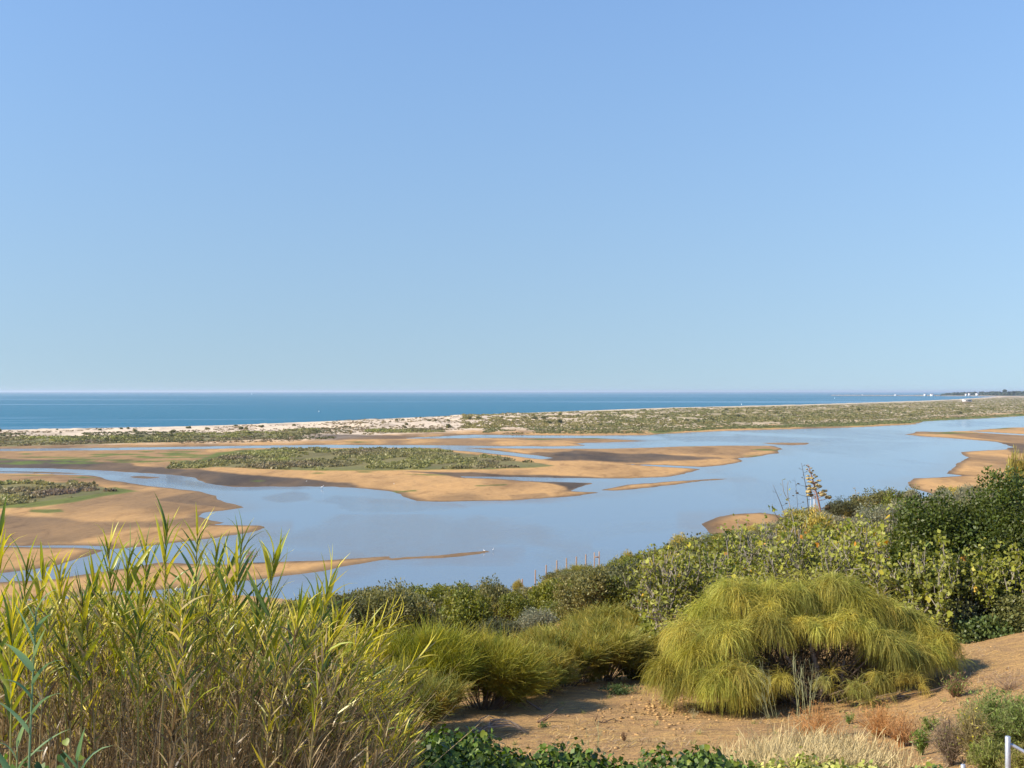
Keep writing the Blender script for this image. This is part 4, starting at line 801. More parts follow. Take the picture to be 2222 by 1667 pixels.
vine(985, 1575, 15.6, 170, 301, 'tall dark heart leaved vine mound beside the open soil', 170, 2600, depth=1.6)
vine(865, 1590, 14.6, 230, 302, 'broad dark vine mound in front of the leaning reeds', 150, 2800, depth=2.0)
vine(1060, 1622, 14.8, 190, 303, 'low mixed vine and grass mound below the open soil', 110, 1700, depth=1.4)
vine(1150, 1610, 15.4, 120, 304, 'small vine mound with a raised tip against bare soil', 120, 1300, depth=1.2, lobes=3)
vine(1222, 1608, 15.6, 70, 305, 'slim upright vine sprig with curling leaves on soil edge', 80, 700, depth=.9, lobes=2)
vine(1410, 1622, 15.2, 330, 306, 'wide low bright green vine mat beside the dry grass', 220, 3200, depth=1.5, lobes=8)
vine(90, 1630, 6.6, 200, 307, 'dark vine leaves at the foot of the blue green reed', 60, 500, depth=.7, ls=.05)
vine(1740, 1643, 14.6, 190, 308, 'wilted yellow green vine mat at the foot of dry grass', 160, 2000, VLY, (.34, .35, .08), 1.2, .07, 6)
vine(1850, 1638, 14.9, 120, 309, 'pale yellow leafy vine patch in front of the rusty bushes', 110, 1100, VLY, (.38, .38, .10), 1.0, .07, 4)
vine(1600, 1640, 15.0, 60, 310, 'small green vine tuft between vine mat and dry grass', 60, 500, VL, (.14, .20, .04), .8, .075, 2)
vine(2010, 1668, 14.4, 60, 311, 'tiny bright vine tuft on bare soil below the grey heath', 40, 300, VL, (.16, .22, .04), .6, .07, 2)

# ------------------------------------------------------------------ dry grass
g = Geo(); N = 10000; qx = np.clip(rng.normal(1730, 95, N), 1480, 2010); dq = 15.2+np.abs(rng.normal(0, 1.3, N)); xb = (qx-CX)/F*dq; zb = hill_z(xb, dq)
Hh = rng.uniform(.25, .62, N)*np.clip(1-(np.abs(qx-1730)/330)**2, .25, 1); s = np.linspace(0, 1, 5); le = rng.normal(0, .28, (N, 3)); le[:, 2] = 0; le[:, 0] += .12
b = np.stack([xb, dq, zb-.03], 1); pts = b[:, None]+(s[None, :, None]*Hh[:, None, None])*np.array([0, 0, 1.])+le[:, None]*(s**2)[None, :, None]*Hh[:, None, None]
ribbons(g, pts, np.array([.003, .0028, .0026, .006, .002])[None]*rng.uniform(.7, 1.4, (N, 1)), np.array([.60, .48, .25])*rng.uniform(.6, 1.15, (N, 1)))
tag(link('dry_grass', g.mesh('dry_grass', 'dry')), 'pale straw coloured dry oat grass on the near slope', 'grass', kind='stuff')
g = Geo(); N = 34000; qx = rng.uniform(960, 2300, N); dq = 15+rng.uniform(0, 1, N)**1.4*18; xb = (qx-CX)/F*dq; kk = fbm(xb*.8, dq*.8, 3, 231) > .47; qx, dq, xb = qx[kk], dq[kk], xb[kk]; N = len(qx); zb = hill_z(xb, dq)
a = rng.normal(.25, .8, N); L = .03+.2*rng.uniform(0, 1, N)**2.5; v = np.stack([np.cos(a), np.sin(a), rng.uniform(-.05, .35, N)], 1); b = np.stack([xb, dq, zb+.015], 1); s = np.linspace(0, 1, 3)
ribbons(g, b[:, None]+v[:, None]*(s[None, :]*L[:, None])[..., None], rng.uniform(.002, .006, N)[:, None]*np.ones((1, 3)), np.array([[.55, .40, .19], [.60, .42, .14], [.20, .14, .08], [.45, .34, .22]])[rng.integers(0, 4, N)]*rng.uniform(.5, 1.25, (N, 1)), np.broadcast_to(unit(np.cross(v, [0, 0, 1.])), (N, 3)))
tag(link('straw_litter', g.mesh('straw_litter', 'dry')), 'scattered straw and dead stems lying on the soil', 'straw', kind='stuff')
g = Geo(); N = 150; qx = rng.uniform(1000, 2260, N); kk = np.array([dist_at(a, b) for a, b in zip(qx, rng.uniform(1500, 1650, N))]); xb = (qx-CX)/F*kk; zb = hill_z(xb, kk); M_ = 16
b0 = np.repeat(np.stack([xb, kk, zb-.01], 1), M_, 0)+rng.normal(0, .02, (N*M_, 3))*np.array([1, 1, 0]); dv = unit(np.array([0, 0, .8])+rng.normal(0, .55, (N*M_, 3))*np.array([1, 1, .2])); Lw = np.repeat(rng.uniform(.04, .16, N), M_)*rng.uniform(.5, 1.2, N*M_)
cw = np.array([[.46, .35, .18], [.30, .20, .11], [.30, .32, .11], [.55, .42, .22]])[np.repeat(rng.integers(0, 4, N), M_)]*rng.uniform(.6, 1.2, (N*M_, 1)); ribbons(g, b0[:, None]+dv[:, None]*(np.linspace(0, 1, 3)[None]*Lw[:, None])[..., None], np.array([[.004, .0035, .001]]), cw)
tag(link('dry_weeds', g.mesh('dry_weeds', 'dry')), 'small dry weed tufts dotted over the bare soil', 'weeds', kind='stuff')
g = Geo()
for i in range(900):
    q_ = rng.uniform(1000, 2250); d = 16+rng.uniform(0, 1)**1.3*16
    if i < 420: q_ = rng.normal(1430, 70); d = rng.normal(23.4, 1.0)
    x_ = (q_-CX)/F*d; r = .010+.03*rng.uniform()**3; blob(g, (x_, d, 0), (r*1.4, r, r*.6), np.array([.50, .31, .13])*rng.uniform(.6, 1.2), rng, .45, (5, 3)); g.v[-1][:, 2] += hill_z(x_, d)[0]+r*.3
tag(link('soil_clods', g.mesh('soil_clods', 'bark')), 'small ochre soil clods and pebbles strewn on the slope', 'pebbles', kind='stuff')

# ------------------------------------------------------------------ small plants on the near soil
def twig_bush(px, pybase, pytop, d, wpx, seed, name, label, cat, col, leafc=None, nst=120, r=.004, nleaf=0, ls=.05, upright=.6, group=None, mat='dry'):
    d = dist_at(px, min(pybase, 1700)); rng = np.random.default_rng(seed); b = gpt(px, d); w = wpx/F*d; h = (pybase-pytop)/F*d; t = thing(name, label, cat, b, group=group)
    g = Geo(); s = np.linspace(0, 1, 6); a = rng.uniform(0, 6.28, nst); k = rng.uniform(0, 1, nst)**.6
    tgt = np.stack([np.cos(a)*k*w*.5, np.sin(a)*k*w*.4, h*(1-.45*k*k)*rng.uniform(.6, 1.05, nst)], 1); bs = rng.normal(0, .05*w, (nst, 3)); bs[:, 2] = -.03
    c = bs*.6+tgt*np.array([upright*.55, upright*.55, .55]); q = ((1-s)**2)[None, :, None]*bs[:, None]+(2*s*(1-s))[None, :, None]*c[:, None]+(s**2)[None, :, None]*tgt[:, None]+rng.normal(0, .012*w, (nst, 6, 3))*s[None, :, None]
    ribbons(g, q, (r*np.linspace(1.3, .5, 6))[None]*np.ones((nst, 1)), np.array(col)*rng.uniform(.6, 1.3, (nst, 1)))
    m_ = nst*9; i = rng.integers(0, nst, m_); j = rng.integers(2, 6, m_); st = q[i, j]; dv = unit(rdir(rng, m_)+np.array([0, 0, .6])); L = rng.uniform(.06, .2, m_)*h
    ribbons(g, st[:, None]+dv[:, None]*(np.linspace(0, 1, 3)[None, :]*L[:, None])[..., None], r*.55, np.array(col)*rng.uniform(.7, 1.4, (m_, 1))); link('twigs', g.mesh('twigs', mat), t)
    if nleaf:
        i = rng.integers(0, nst, nleaf); j = rng.integers(2, 6, nleaf); p = q[i, j]+rng.normal(0, .035*h, (nleaf, 3)); dv = unit(rdir(rng, nleaf)+np.array([0, 0, .8])); g = Geo()
        leaves(g, p, dv, rdir(rng, nleaf), ls*rng.uniform(.6, 1.3, nleaf), ls*.16, np.array(leafc)*rng.uniform(.55, 1.45, (nleaf, 1))); link('foliage', g.mesh('foliage', 'leaf'), t)
    return t
RUST = (.48, .26, .10)
twig_bush(1770, 1612, 1530, 16.6, 140, 401, 'dry_bush', 'rust red dry bush rising out of the pale grass', 'bush', RUST, nst=150)
twig_bush(1812, 1620, 1575, 16.3, 50, 402, 'dry_bush', 'small reddish brown dry bush at the edge of the pale grass', 'bush', (.42, .23, .09), nst=70)
twig_bush(1912, 1602, 1528, 17.0, 135, 403, 'dry_bush', 'rounded orange brown dry bush on open soil', 'bush', RUST, nst=170)
twig_bush(1958, 1622, 1550, 16.4, 95, 404, 'dry_bush', 'rust coloured dry bush with dark stem on soil', 'bush', (.44, .24, .10), nst=110)
twig_bush(1843, 1575, 1548, 17.8, 26, 405, 'herb', 'tiny green herb between two rusty bushes', 'plant', (.16, .2, .06), (.14, .22, .04), 26, .003, 160, .05)
twig_bush(2000, 1640, 1575, 15.9, 50, 406, 'herb', 'upright bright green herb beside the rusty bush', 'plant', (.20, .2, .06), (.16, .24, .045), 40, .004, 420, .06)
twig_bush(2018, 1590, 1548, 17.0, 45, 407, 'herb', 'small green herb close beside the grey brown heath', 'plant', (.20, .2, .06), (.17, .25, .05), 30, .004, 260, .055)
twig_bush(2075, 1515, 1462, 19.6, 75, 408, 'herb', 'green topped brown stemmed bush by the broom shadow', 'plant', (.26, .16, .09), (.17, .24, .05), 80, .005, 420, .06)
twig_bush(2060, 1665, 1555, 15.6, 95, 409, 'heath_bush', 'grey brown twiggy heath bush on the soil edge', 'bush', (.24, .18, .12), (.20, .2, .06), 200, .004, 260, .05, .35)
twig_bush(2110, 1660, 1530, 15.4, 90, 410, 'heath_bush', 'brown green heath bush with yellow flower spikes', 'bush', (.27, .22, .10), (.42, .36, .04), 180, .004, 300, .05, .35)
twig_bush(2155, 1640, 1498, 15.6, 150, 411, 'heath_bush', 'tall fresh green heath bush above the metal rail', 'bush', (.22, .25, .08), (.19, .25, .06), 320, .004, 2600, .06, .3)
twig_bush(2215, 1640, 1515, 15.0, 120, 412, 'heath_bush', 'green heath bush behind the metal rail', 'bush', (.20, .22, .08), (.18, .24, .05), 240, .004, 1900, .06, .3)
twig_bush(2150, 1690, 1605, 13.2, 110, 413, 'heath_bush', 'low yellow green heath bush in front of metal rail', 'bush', (.22, .22, .07), (.22, .26, .05), 200, .004, 1500, .05, .4)
twig_bush(2225, 1700, 1625, 12.6, 120, 414, 'heath_bush', 'mixed yellow and green tuft under the sloping rail', 'bush', (.26, .22, .08), (.24, .25, .05), 200, .004, 1300, .05, .4)
twig_bush(2190, 1500, 1460, 18.5, 150, 415, 'heath_bush', 'sparse dry grey stems on the soil beside the broom shadow', 'bush', (.34, .24, .16), None, 70, .0035)
twig_bush(1355, 1610, 1588, 18.6, 20, 416, 'dry_bush', 'tiny dark dead twig clump on bare soil', 'bush', (.16, .09, .05), None, 26, .003)
twig_bush(1180, 1585, 1575, 20.0, 34, 417, 'herb', 'flat green weed on bare soil near the branch pile', 'plant', (.12, .15, .05), (.10, .16, .05), 30, .004, 160, .05)
twig_bush(1345, 1508, 1488, 25.5, 90, 418, 'herb', 'low green weeds in the shade beside the fig shoot', 'plant', (.10, .14, .05), (.09, .14, .045), 90, .004, 900, .06)
twig_bush(1505, 1562, 1535, 20.6, 24, 419, 'herb', 'wispy pale weed in the broom shadow', 'plant', (.4, .36, .2), None, 18, .0025)
# tall pale green stalks before the broom
def stalks(px, pyb, d, seed, label, n, fan, hpx, lean=-.25):
    d = dist_at(px, pyb); rng = np.random.default_rng(seed); b = gpt(px, d); t = thing('wild_fennel', label, 'plant', b); h = hpx/F*d; g = Geo(); s = np.linspace(0, 1, 6)
    for i in range(n):
        a = rng.normal(lean, fan); L = h*rng.uniform(.6, 1.1); b0 = np.array([rng.normal(0, .12), rng.normal(0, .12), -.05]); e = b0+np.array([math.sin(a)*L, rng.normal(0, .15)*L, math.cos(a)*L]); c = (b0+e)/2+np.array([0, 0, .1*L]); q = ((1-s)**2)[:, None]*b0+(2*s*(1-s))[:, None]*c+(s**2)[:, None]*e
        cl = np.array([.33, .34, .17])*rng.uniform(.7, 1.15); tubes(g, q, np.linspace(.0055, .002, 6)[None], cl, 5)
        for k in range(5):
            p = q[rng.integers(2, 6)]; v = unit(unit(e-b0)+rng.normal(0, .45, 3)); tubes(g, np.stack([p, p+v*L*.1, p+(v+np.array([0, 0, .3]))*L*.2]), np.array([[.003, .002, .0015]]), cl, 4)
    link('stems', g.mesh('stems', 'plain'), t)
stalks(1672, 1560, 18.6, 431, 'fan of pale green leafless stalks before the weeping broom', 14, .33, 95, -.45)
stalks(1745, 1560, 18.4, 432, 'upright pale green stalks before the hollow of the broom', 10, .10, 125, .03)
stalks(1300, 1640, 16.4, 433, 'two thin dry upright stalks on bare soil', 3, .12, 70, .0)

# ------------------------------------------------------------------ dead wood
def dead_branch(px, d, pts, r, label, col=(.36, .28, .21), group=None):
    d = d if d < 20 else dist_at(px, {1085: 1590, 1055: 1588, 1188: 1572, 1165: 1545, 1330: 1570}[px]); b = gpt(px, d); t = thing('dead_branch', label, 'branch', b, group=group); g = Geo()
    for j, q in enumerate(pts):
        q = np.array(q, float); s = np.linspace(0, 1, 8); w = np.stack([np.interp(s, np.linspace(0, 1, len(q)), q[:, i]) for i in range(3)], 1); w[1:-1, 1:] += np.random.default_rng(j).normal(0, .012, (6, 2)); tubes(g, w, np.linspace(r, r*.3, 8)[None], np.array(col)*(.75+.1*(j % 5)), 6)
    link('wood', g.mesh('wood', 'bark'), t)
rng = np.random.default_rng(441)
dead_branch(1085, 21.3, [[(-.55+.04*i+rng.normal(0, .05), rng.normal(0, .1), .02), (-.2, rng.normal(0, .1), .06+.015*i), (.15+rng.normal(0, .1), rng.normal(0, .08), .10+.012*i), (.5+rng.normal(0, .06), rng.normal(0, .1), .03)] for i in range(13)], .014, 'heap of grey dead branches on the bare soil')
dead_branch(1055, 21.5, [[(-.32, 0, 0), (-.05, 0, .26), (.1, 0, .27), (.45, .1, .12)]], .012, 'thin arched grey stick above the branch heap', (.5, .42, .33))
dead_branch(1188, 21.8, [[(-.2, .05, 0), (.0, 0, .12), (.2, 0, .28)], [(-.15, 0, 0), (.05, .05, .1), (.12, .05, .14)]], .022, 'short dark brown broken branch on bare soil', (.20, .13, .09))
dead_branch(1165, 24.2, [[(.1, 0, .0), (-.25, 0, .22), (-.42, 0, .62), (-.62, 0, .95)], [(-.42, 0, .6), (-.3, 0, .8)]], .028, 'bent dead broom stem rising from shaded soil', (.25, .19, .15))
dead_branch(1330, 21.0, [[(-.2, 0, .0), (.0, 0, .08), (.18, 0, .02)], [(-.35, .1, 0), (-.3, .1, .14)], [(-.3, .1, 0), (-.02, .1, .03)]], .015, 'small scattered dark twigs on the open soil', (.17, .11, .07))
dead_branch(880, 14.0, [[(-.45, 0, .30), (0, -.05, .34), (.4, 0, .42), (.75, 0, .55)]], .010, 'long pale dry cane lying over the vine mound', (.62, .50, .32))

# ------------------------------------------------------------------ flower stalks on the ridge
def agave(px, d, pyt, lean_px, label, heads, r=.10, col=(.30, .18, .13), ball=None, seed=1, dark=False):
    rng = np.random.default_rng(seed); b = gpt(px, d); tip = P(px+lean_px, pyt, d)-b; t = thing('agave_stalk', label, 'agave', b); s = np.linspace(-.05, 1, 10)[:, None]; g = Geo(); path = tip*s
    path[:, 0] += .25*np.sin(np.clip(s[:, 0], 0, 1)*3.1)*(1 if lean_px < 0 else -1)*.5; tubes(g, path, np.linspace(r, r*.25, 10)[None], col, 8); link('stalk', g.mesh('stalk', 'plain', True), t); H = tip[2]
    for i in range(heads):
        k = .42+.56*(i+.5)/heads; p, tg = frame(path, min(.999, (k+.05)/1.05)); a = i*2.4+rng.normal(0, .3); R = H*.125*(1.15-.85*(k-.42)/.58)*rng.uniform(.8, 1.15); e = p+np.array([math.cos(a)*R, math.sin(a)*R, R*.30])
        g = Geo(); tubes(g, np.stack([p, (p+e)/2+np.array([0, 0, -.03]), e]), np.array([[.03, .022, .02]])*(r/.1), col, 5); br = link('flower_branch', g.mesh('flower_branch', 'plain'), t)
        g = Geo(); c0 = (.10, .075, .05) if dark else (.46, .36, .16); w = R*(.22 if dark else .52)
        for _ in range(7): blob(g, e+rng.normal(0, .3, 3)*w*np.array([1, 1, .25])+np.array([0, 0, w*.25]), (w*.42, w*.42, w*.30), np.array(c0)*rng.uniform(.7, 1.3), rng, .25, (6, 4))
        link('flower_head', g.mesh('flower_head', 'dry'), br)
    if ball:
        g = Geo(); k, off, rr = ball; p, tg = frame(path, k); c_ = p+np.array([off, 0, .1])
        for _ in range(60): u = rdir(rng, 1)[0]; blob(g, c_+u*rr*.7, (rr*.34,)*3, np.array([.10, .075, .04])*rng.uniform(.6, 1.5), rng, .3, (5, 3))
        tubes(g, np.stack([p, c_]), np.array([[.03, .03]]), col, 5); link('seed_ball', g.mesh('seed_ball', 'dry'), t)
agave(1787, 88, 1008, -34, 'tall leaning agave flower stalk with golden brown flower heads', 26, .11, (.26, .14, .10), (.34, .62, .23), 501)
agave(1768, 92, 1050, -4, 'thin upright brown stalk just behind the golden flower stalk', 0, .05, (.42, .28, .20), None, 502)
agave(1757, 93, 1005, -18, 'tall dark dead agave stalk with sparse withered side twigs', 11, .06, (.09, .08, .07), None, 503, True)
agave(1730, 95, 1035, -6, 'thin dark dead stalk between two taller dead stalks', 5, .03, (.12, .11, .10), None, 504, True)
agave(1713, 93, 1052, -36, 'bare dark stalk leaning away from the flower stalk over yellow shrubs', 2, .05, (.09, .08, .07), None, 505, True)
agave(1857, 98, 1057, -2, 'small yellow topped agave stalk above the skyline shrubs', 8, .05, (.30, .22, .12), None, 506)
def post(px, pyt, d, w, label, group=None, mat='wood', rnd=False):
    b = gpt(px, d); top = HC-(pyt-HY)/F*d-b[2]; g = Geo()
    tubes(g, np.array([[0, 0, -.4], [.01, 0, top*.5], [.015, 0, top-.06], [.015, 0, top]]), np.array([[w, w, w*.97, w*.7]]), (.5, .5, .5), 8); o = link('fence_post', g.mesh('fence_post', mat), None, b)
    return tag(o, label, 'post', group)
for px_, pyt, d in [(1133,1256,115),(1161.5,1237,112),(1185,1226,111),(1208,1216,110),(1229,1211,109),(1250.5,1208,108),(1271,1203,107)]:
    post(px_, pyt, d, .065, 'weathered wooden fence post standing among ridge shrubs above the water', 'fence posts along the ridge')
b = gpt(1295, 106); t = thing('gate_frame', 'small wooden H shaped gate frame at the end of the fence posts', 'gate', b)
for xx, pt in ((-.23, 1199), (.23, 1197)):
    g = Geo(); zt = HC-(pt-HY)/F*106-b[2]; tubes(g, np.array([[xx, 0, -.4], [xx, 0, zt*.6], [xx, 0, zt]]), np.array([[.055, .055, .05]]), (.5, .5, .5), 8); link('post', g.mesh('gate_post', 'wood'), t)
g = Geo(); zt = HC-(1209-HY)/F*106-b[2]; box(g, -.22, .22, -.04, .04, zt-.06, zt+.06); link('crossbar', g.mesh('crossbar', 'wood'), t)
for px_, pyt in ((1758.5, 1079), (1765, 1084), (1767.5, 1083)): post(px_, pyt, 97, .02, 'short white marker post behind the flower stalk', 'white posts by the flower stalk', 'white')

# ------------------------------------------------------------------ metal rail at the right
b = gpt(2187, 11.5); zt = HC-(1598-HY)/F*11.5-b[2]; t = thing('metal_railing', 'galvanised pipe railing post with sloping rail at the slope edge', 'railing', b); xo = P(2187, 1598, 11.5)[0]-b[0]
g = Geo(); tubes(g, np.array([[xo, 0, -.4], [xo, 0, zt*.5], [xo, 0, zt-.004], [xo, 0, zt]]), np.array([[.028, .028, .028, .024]]), (.5, .5, .5), 14); link('post', g.mesh('rail_post', 'steel', True), t)
g = Geo(); tubes(g, np.array([[xo+.02, 0, zt-.09], [xo+.05, 0, zt-.095], [xo+.40, -.5, zt-.26], [xo+1.6, -1.4, zt-.62]]), np.array([[.019]*4]), (.5, .5, .5), 12); link('rail', g.mesh('rail', 'steel', True), t)
b = gpt(2090, 13.2); zt = HC-(1659-HY)/F*13.2-b[2]; g = Geo(); zt = max(zt, .3); tubes(g, np.array([[0, 0, -.4], [0, 0, zt*.5], [0, 0, zt-.004], [0, 0, zt]]), np.array([[.028, .028, .028, .023]]), (.5, .5, .5), 14)
tag(link('metal_post', g.mesh('metal_post', 'steel', True), None, b), 'short galvanised pipe post top among heath twigs', 'post')

# ------------------------------------------------------------------ far coast
g = Geo(); pc = np.arange(1985, 3000, 6.0); rws = np.linspace(0, 1, 14); PCg, RW = np.meshgrid(pc, rws); D0 = np.interp(PCg, [1985, 2060, 2130, 2185, 2300, 3000], [6700, 6100, 5900, 5300, 5000, 4600]); Dg = D0+RW*1500
Hh = np.interp(PCg, [1985, 2040, 2060, 2130, 2222, 3000], [1.5, 4, 9, 14, 17, 22])*sstep(0, .5, RW)*(1-.8*sstep(.8, 1, RW))*(.8+.4*fbm(PCg*.03, RW*4, 3, 301)); Xc = (PCg-CX)/F*Dg
beach = 1-sstep(.05, .16, RW); tc = np.array([.06, .075, .04])*(1-beach[..., None])+np.array([.58, .44, .33])*beach[..., None]
g.add(np.stack([Xc.ravel(), Dg.ravel(), (Hh+.9*sstep(0, .05, RW)-.3).ravel()], 1), gridfaces(*PCg.shape), tc.reshape(-1, 3)); tag(link('far_coast', g.mesh('far_coast', 'flat', True)), 'distant low coast with a pale beach curving into the sea', 'coast', kind='structure')
rng = np.random.default_rng(551); g = Geo(); N = 900; qp = 2040+rng.uniform(0, 1, N)**.9*500; rr_ = rng.uniform(.18, .75, N); dq = np.interp(qp, [1985, 2060, 2130, 2185, 2300, 3000], [6700, 6100, 5900, 5300, 5000, 4600])+rr_*1500
zz = np.interp(qp, [1985, 2040, 2060, 2130, 2222, 3000], [1.5, 4, 9, 14, 17, 22])*sstep(0, .5, rr_)*.95
for i in range(N): r = rng.uniform(5, 10); k = np.interp(qp[i], [2040, 2075], [.45, 1]); blob(g, ((qp[i]-CX)/F*dq[i], dq[i], zz[i]+r*.5*k), (r, r, r*.75*k), np.array([.055, .075, .035])*rng.uniform(.6, 1.3), rng, .35, (6, 4))
tag(link('far_wood', g.mesh('far_wood', 'leaf')), 'hazy dark pine wood on the distant coast', 'wood', kind='stuff')
for qp_, pyt, w_ in ((2180, 845.3, 22), (2200, 848.5, 17)):
    d = 5600; x_ = (qp_-CX)/F*d; zt = HC-(pyt-HY)/F*d; t = thing('pine_tree', 'taller round crowned pine standing above the far wood' if w_ > 20 else 'smaller round pine beside the taller far pine', 'tree', (x_, d, 6)); g = Geo()
    for _ in range(26): u = rdir(rng, 1)[0]; blob(g, np.array([0, 0, zt-6-w_*.28])+u*np.array([w_*.36, w_*.36, w_*.16]), (w_*.17, w_*.17, w_*.13), np.array([.045, .065, .035])*rng.uniform(.6, 1.3), rng, .35, (6, 4))
    link('crown', g.mesh('crown', 'leaf'), t); g = Geo(); tubes(g, np.array([[0, 0, -4], [.5, 0, (zt-6)*.4], [0, 0, zt-6-w_*.25]]), np.array([[1.0, .8, .6]]), (.12, .09, .07), 6); link('trunk', g.mesh('trunk', 'bark'), t)
g = Geo(); s = np.linspace(0, 1, 60)
for q_ in range(300): k = rng.uniform(0, 1); x_, y_ = on_water(1805+k*235, 858.6+.9*k); r = rng.uniform(3, 6); blob(g, (float(x_)+rng.normal(0, 2), float(y_)+rng.normal(0, 6), .5), (r*1.6, r, r*.7), np.array([.30, .24, .20])*rng.uniform(.6, 1.2), rng, .3, (5, 3))
tag(link('breakwater', g.mesh('breakwater', 'bark')), 'long low stone breakwater reaching into the sea from the far coast', 'breakwater', kind='thing')
def house(px, py, d, w, h, label, group=None):
    b = np.array([(px-CX)/F*d, d, HC-(py-HY)/F*d]); t = thing('white_house', label, 'house', b, group=group); g = Geo(); h *= .7; box(g, -w/2, w/2, -w*.3, w*.3, -12, h); link('wall', g.mesh('wall', 'white'), t)
    g = Geo(); v = [(-w*.55, -w*.35, h), (w*.55, -w*.35, h), (w*.55, w*.35, h), (-w*.55, w*.35, h), (-w*.3, 0, h*1.35), (w*.3, 0, h*1.35)]; g.add(v, [(0, 1, 5, 4), (2, 3, 4, 5)], (.35, .16, .10)); g.add(v, [(1, 2, 5), (3, 0, 4), ], (.35, .16, .10)); link('roof', g.mesh('roof', 'plain'), t)
for px_, py_, d, w in [(2007,857,6200,11),(2022.5,857,6150,19),(1943,857.6,6500,9),(2096,856.5,5900,9),(2103,855.5,6000,10),(2120,855.5,5950,13),(1871,858,7000,9)]: house(px_, py_, d, w, 6, 'tiny white house on the distant coast', 'white houses on the far coast')
# beach bar on stilts
d = 1850; b = np.array([(2098-CX)/F*d, d, HC-(872.6-HY)/F*d]); t = thing('beach_bar', 'white flat roofed beach building with dark windows on the dunes', 'building', b)
g = Geo(); box(g, -7, 7, -3, 3, .6, 4.2); link('wall', g.mesh('wall', 'white'), t); g = Geo(); box(g, -7.4, 7.4, -3.4, 3.4, 4.203, 4.7); link('roof', g.mesh('roof', 'white'), t); g = Geo(); box(g, -7.6, 7.6, -4.2, 3.2, .25, .597); link('deck', g.mesh('deck', 'wood'), t)
for xx in (-2.8, -1.0, .8, 2.6, 4.4): g = Geo(); box(g, xx, xx+1.3, -3.05, -2.95, 1.6, 3.5); link('window', g.mesh('window', 'glass'), t)
for xx in (-6.5, -3, 0, 3, 6.5): g = Geo(); box(g, xx-.15, xx+.15, -2.6, -2.3, -4, .25); link('stilt', g.mesh('stilt', 'wood'), t)
def buoy(px, py, s_, label, boat=False):
    x_, y_ = on_water(px, py); t = thing('sail_boat' if boat else 'marker_buoy', label, 'boat' if boat else 'buoy', (float(x_), float(y_), 0)); g = Geo()
    if boat:
        g.add([(-2.6, 0, .9), (-2.2, -.8, .9), (2, -.9, .9), (2, .9, .9), (-2.2, .8, .9), (-1.8, 0, -.2), (1.8, 0, -.2)], [(0, 1, 5), (0, 5, 4), (3, 2, 6)], (.8, .8, .8)); g.add([(-2.2, -.8, .9), (2, -.9, .9), (1.8, 0, -.2), (-1.8, 0, -.2), (2, .9, .9), (-2.2, .8, .9)], [(0, 1, 2, 3), (4, 5, 3, 2), (0, 5, 4, 1)], (.8, .8, .8)); h = link('hull', g.mesh('hull', 'white'), t)
        g = Geo(); g.add([(-.2, 0, 1.5), (2.2, .2, 1.5), (0, 0, 8), (-.2, .06, 1.5), (2.2, .26, 1.5), (0, .06, 8)], [(0, 1, 2), (5, 4, 3)], (.8, .8, .8)); link('sail', g.mesh('sail', 'white'), t)
    else: blob(g, (0, 0, .4), (.7, .7, .7), (.8, .8, .8), rng, .02, (10, 6)); tubes(g, np.array([[0, 0, .9], [0, 0, 2.4]]), np.array([[.18, .1]]), (.8, .8, .8), 6); link('float', g.mesh('float', 'white'), t)
    t.scale = (s_,)*3
buoy(1609, 879, 1.3, 'small white buoy floating off the dune beach'); buoy(1811, 865, 2.0, 'tiny white buoy near the tip of the breakwater'); buoy(692, 894, .9, 'tiny white buoy off the bare pale beach')
buoy(546, 856.2, 2.2, 'tiny white sailing boat near the horizon', True)

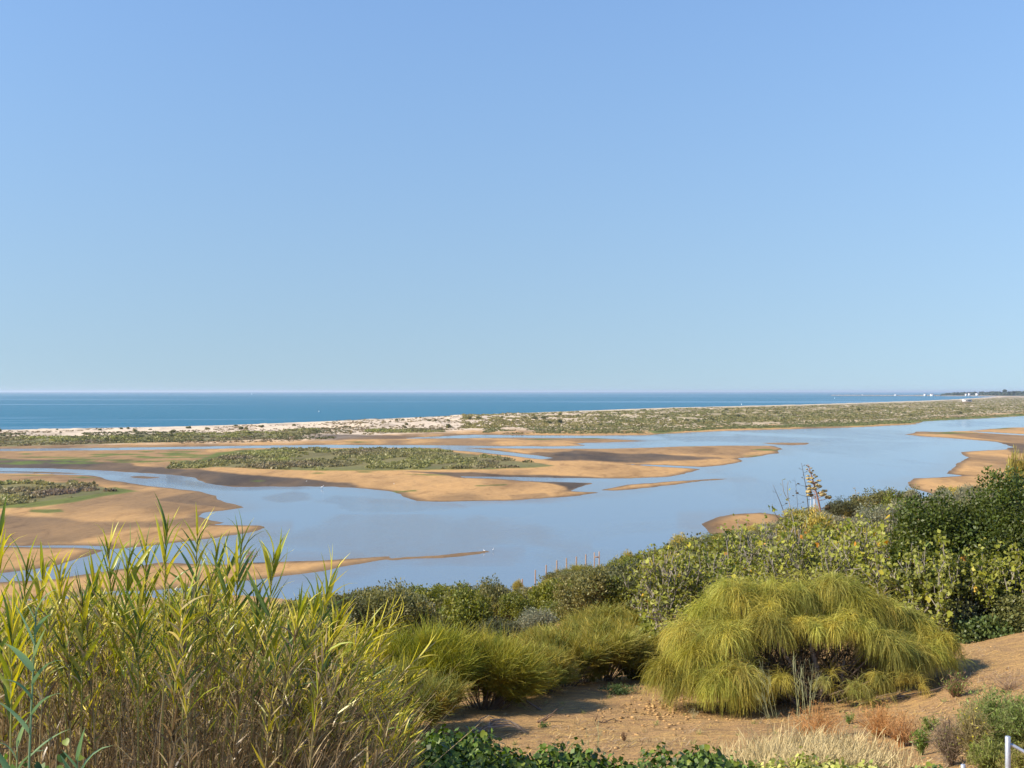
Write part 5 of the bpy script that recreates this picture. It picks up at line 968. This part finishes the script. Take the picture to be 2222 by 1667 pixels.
# ------------------------------------------------------------------ wading birds
def bird(px, py, h, label, rz, wing=False, z=0.0):
    x_, y_ = on_water(px, py); t = thing('gull' if wing or h < .5 else 'egret', label, 'bird', (float(x_), float(y_), z), rz); s = np.linspace(0, 1, 12); k = h
    path = np.stack([np.interp(s, [0, .3, .6, .75, .9, 1], [-.42, -.1, .22, .30, .30, .52])*k, 0*s, np.interp(s, [0, .3, .6, .75, .9, 1], [.42, .50, .60, .85, .98, .96])*k], 1); g = Geo(); tubes(g, path, (np.interp(s, [0, .3, .55, .7, .85, .92, 1], [.02, .15, .13, .06, .06, .065, .008])*k)[None], (.8, .8, .78), 8); link('body', g.mesh('body', 'plain', True), t)
    for yy in (-.05, .05): g = Geo(); tubes(g, np.array([[0, yy*k, .42*k], [.02*k, yy*k, .2*k], [0, yy*k, -.12]]), np.array([[.014, .012, .012]])*k, (.06, .05, .04), 5); link('leg', g.mesh('leg', 'plain'), t)
    if wing:
        for sg in (-1, 1): g = Geo(); g.add([(.15*k, 0, .6*k), (-.2*k, 0, .58*k), (-.25*k, sg*.5*k, .85*k), (.05*k, sg*.55*k, .9*k), (-.25*k, sg*.95*k, .8*k)], [(0, 1, 2, 3)], (.3, .3, .32)); g.add([(-.25*k, sg*.5*k, .85*k), (.05*k, sg*.55*k, .9*k), (-.3*k, sg*1.0*k, .8*k)], [(0, 1, 2)], (.12, .12, .13)); link('wing', g.mesh('wing', 'plain'), t)
bird(699, 1061, .9, 'white egret wading at the edge of dark mud', .3); bird(1051, 1199, .45, 'white gull standing on the thin sand spit', 2.8, False, .05); bird(1070, 1197, .5, 'gull with raised wings at the tip of the sand spit', 1.2, True, .03)
bird(665, 1047, .45, 'small white gull resting on the dark mud bank', .3, False, .1); bird(855, 1054, .45, 'small white gull standing on the orange sandbank', 2.0, False, .25)

# ------------------------------------------------------------------ sea air
m = bpy.data.materials.new('air'); m.use_nodes = True; n = m.node_tree.nodes; n.remove(n['Principled BSDF']); v = n.new('ShaderNodeVolumePrincipled')
v.inputs['Color'].default_value = (.76, .87, 1.0, 1); v.inputs['Density'].default_value = 4e-5; v.inputs['Anisotropy'].default_value = .2; m.node_tree.links.new(v.outputs[0], n['Material Output'].inputs['Volume']); M['air'] = m
g = Geo(); box(g, -60000, 60000, -300, 92000, -4.5, 60); tag(link('haze', g.mesh('haze', 'air')), 'thin bluish sea haze over the coast', 'haze', kind='stuff')
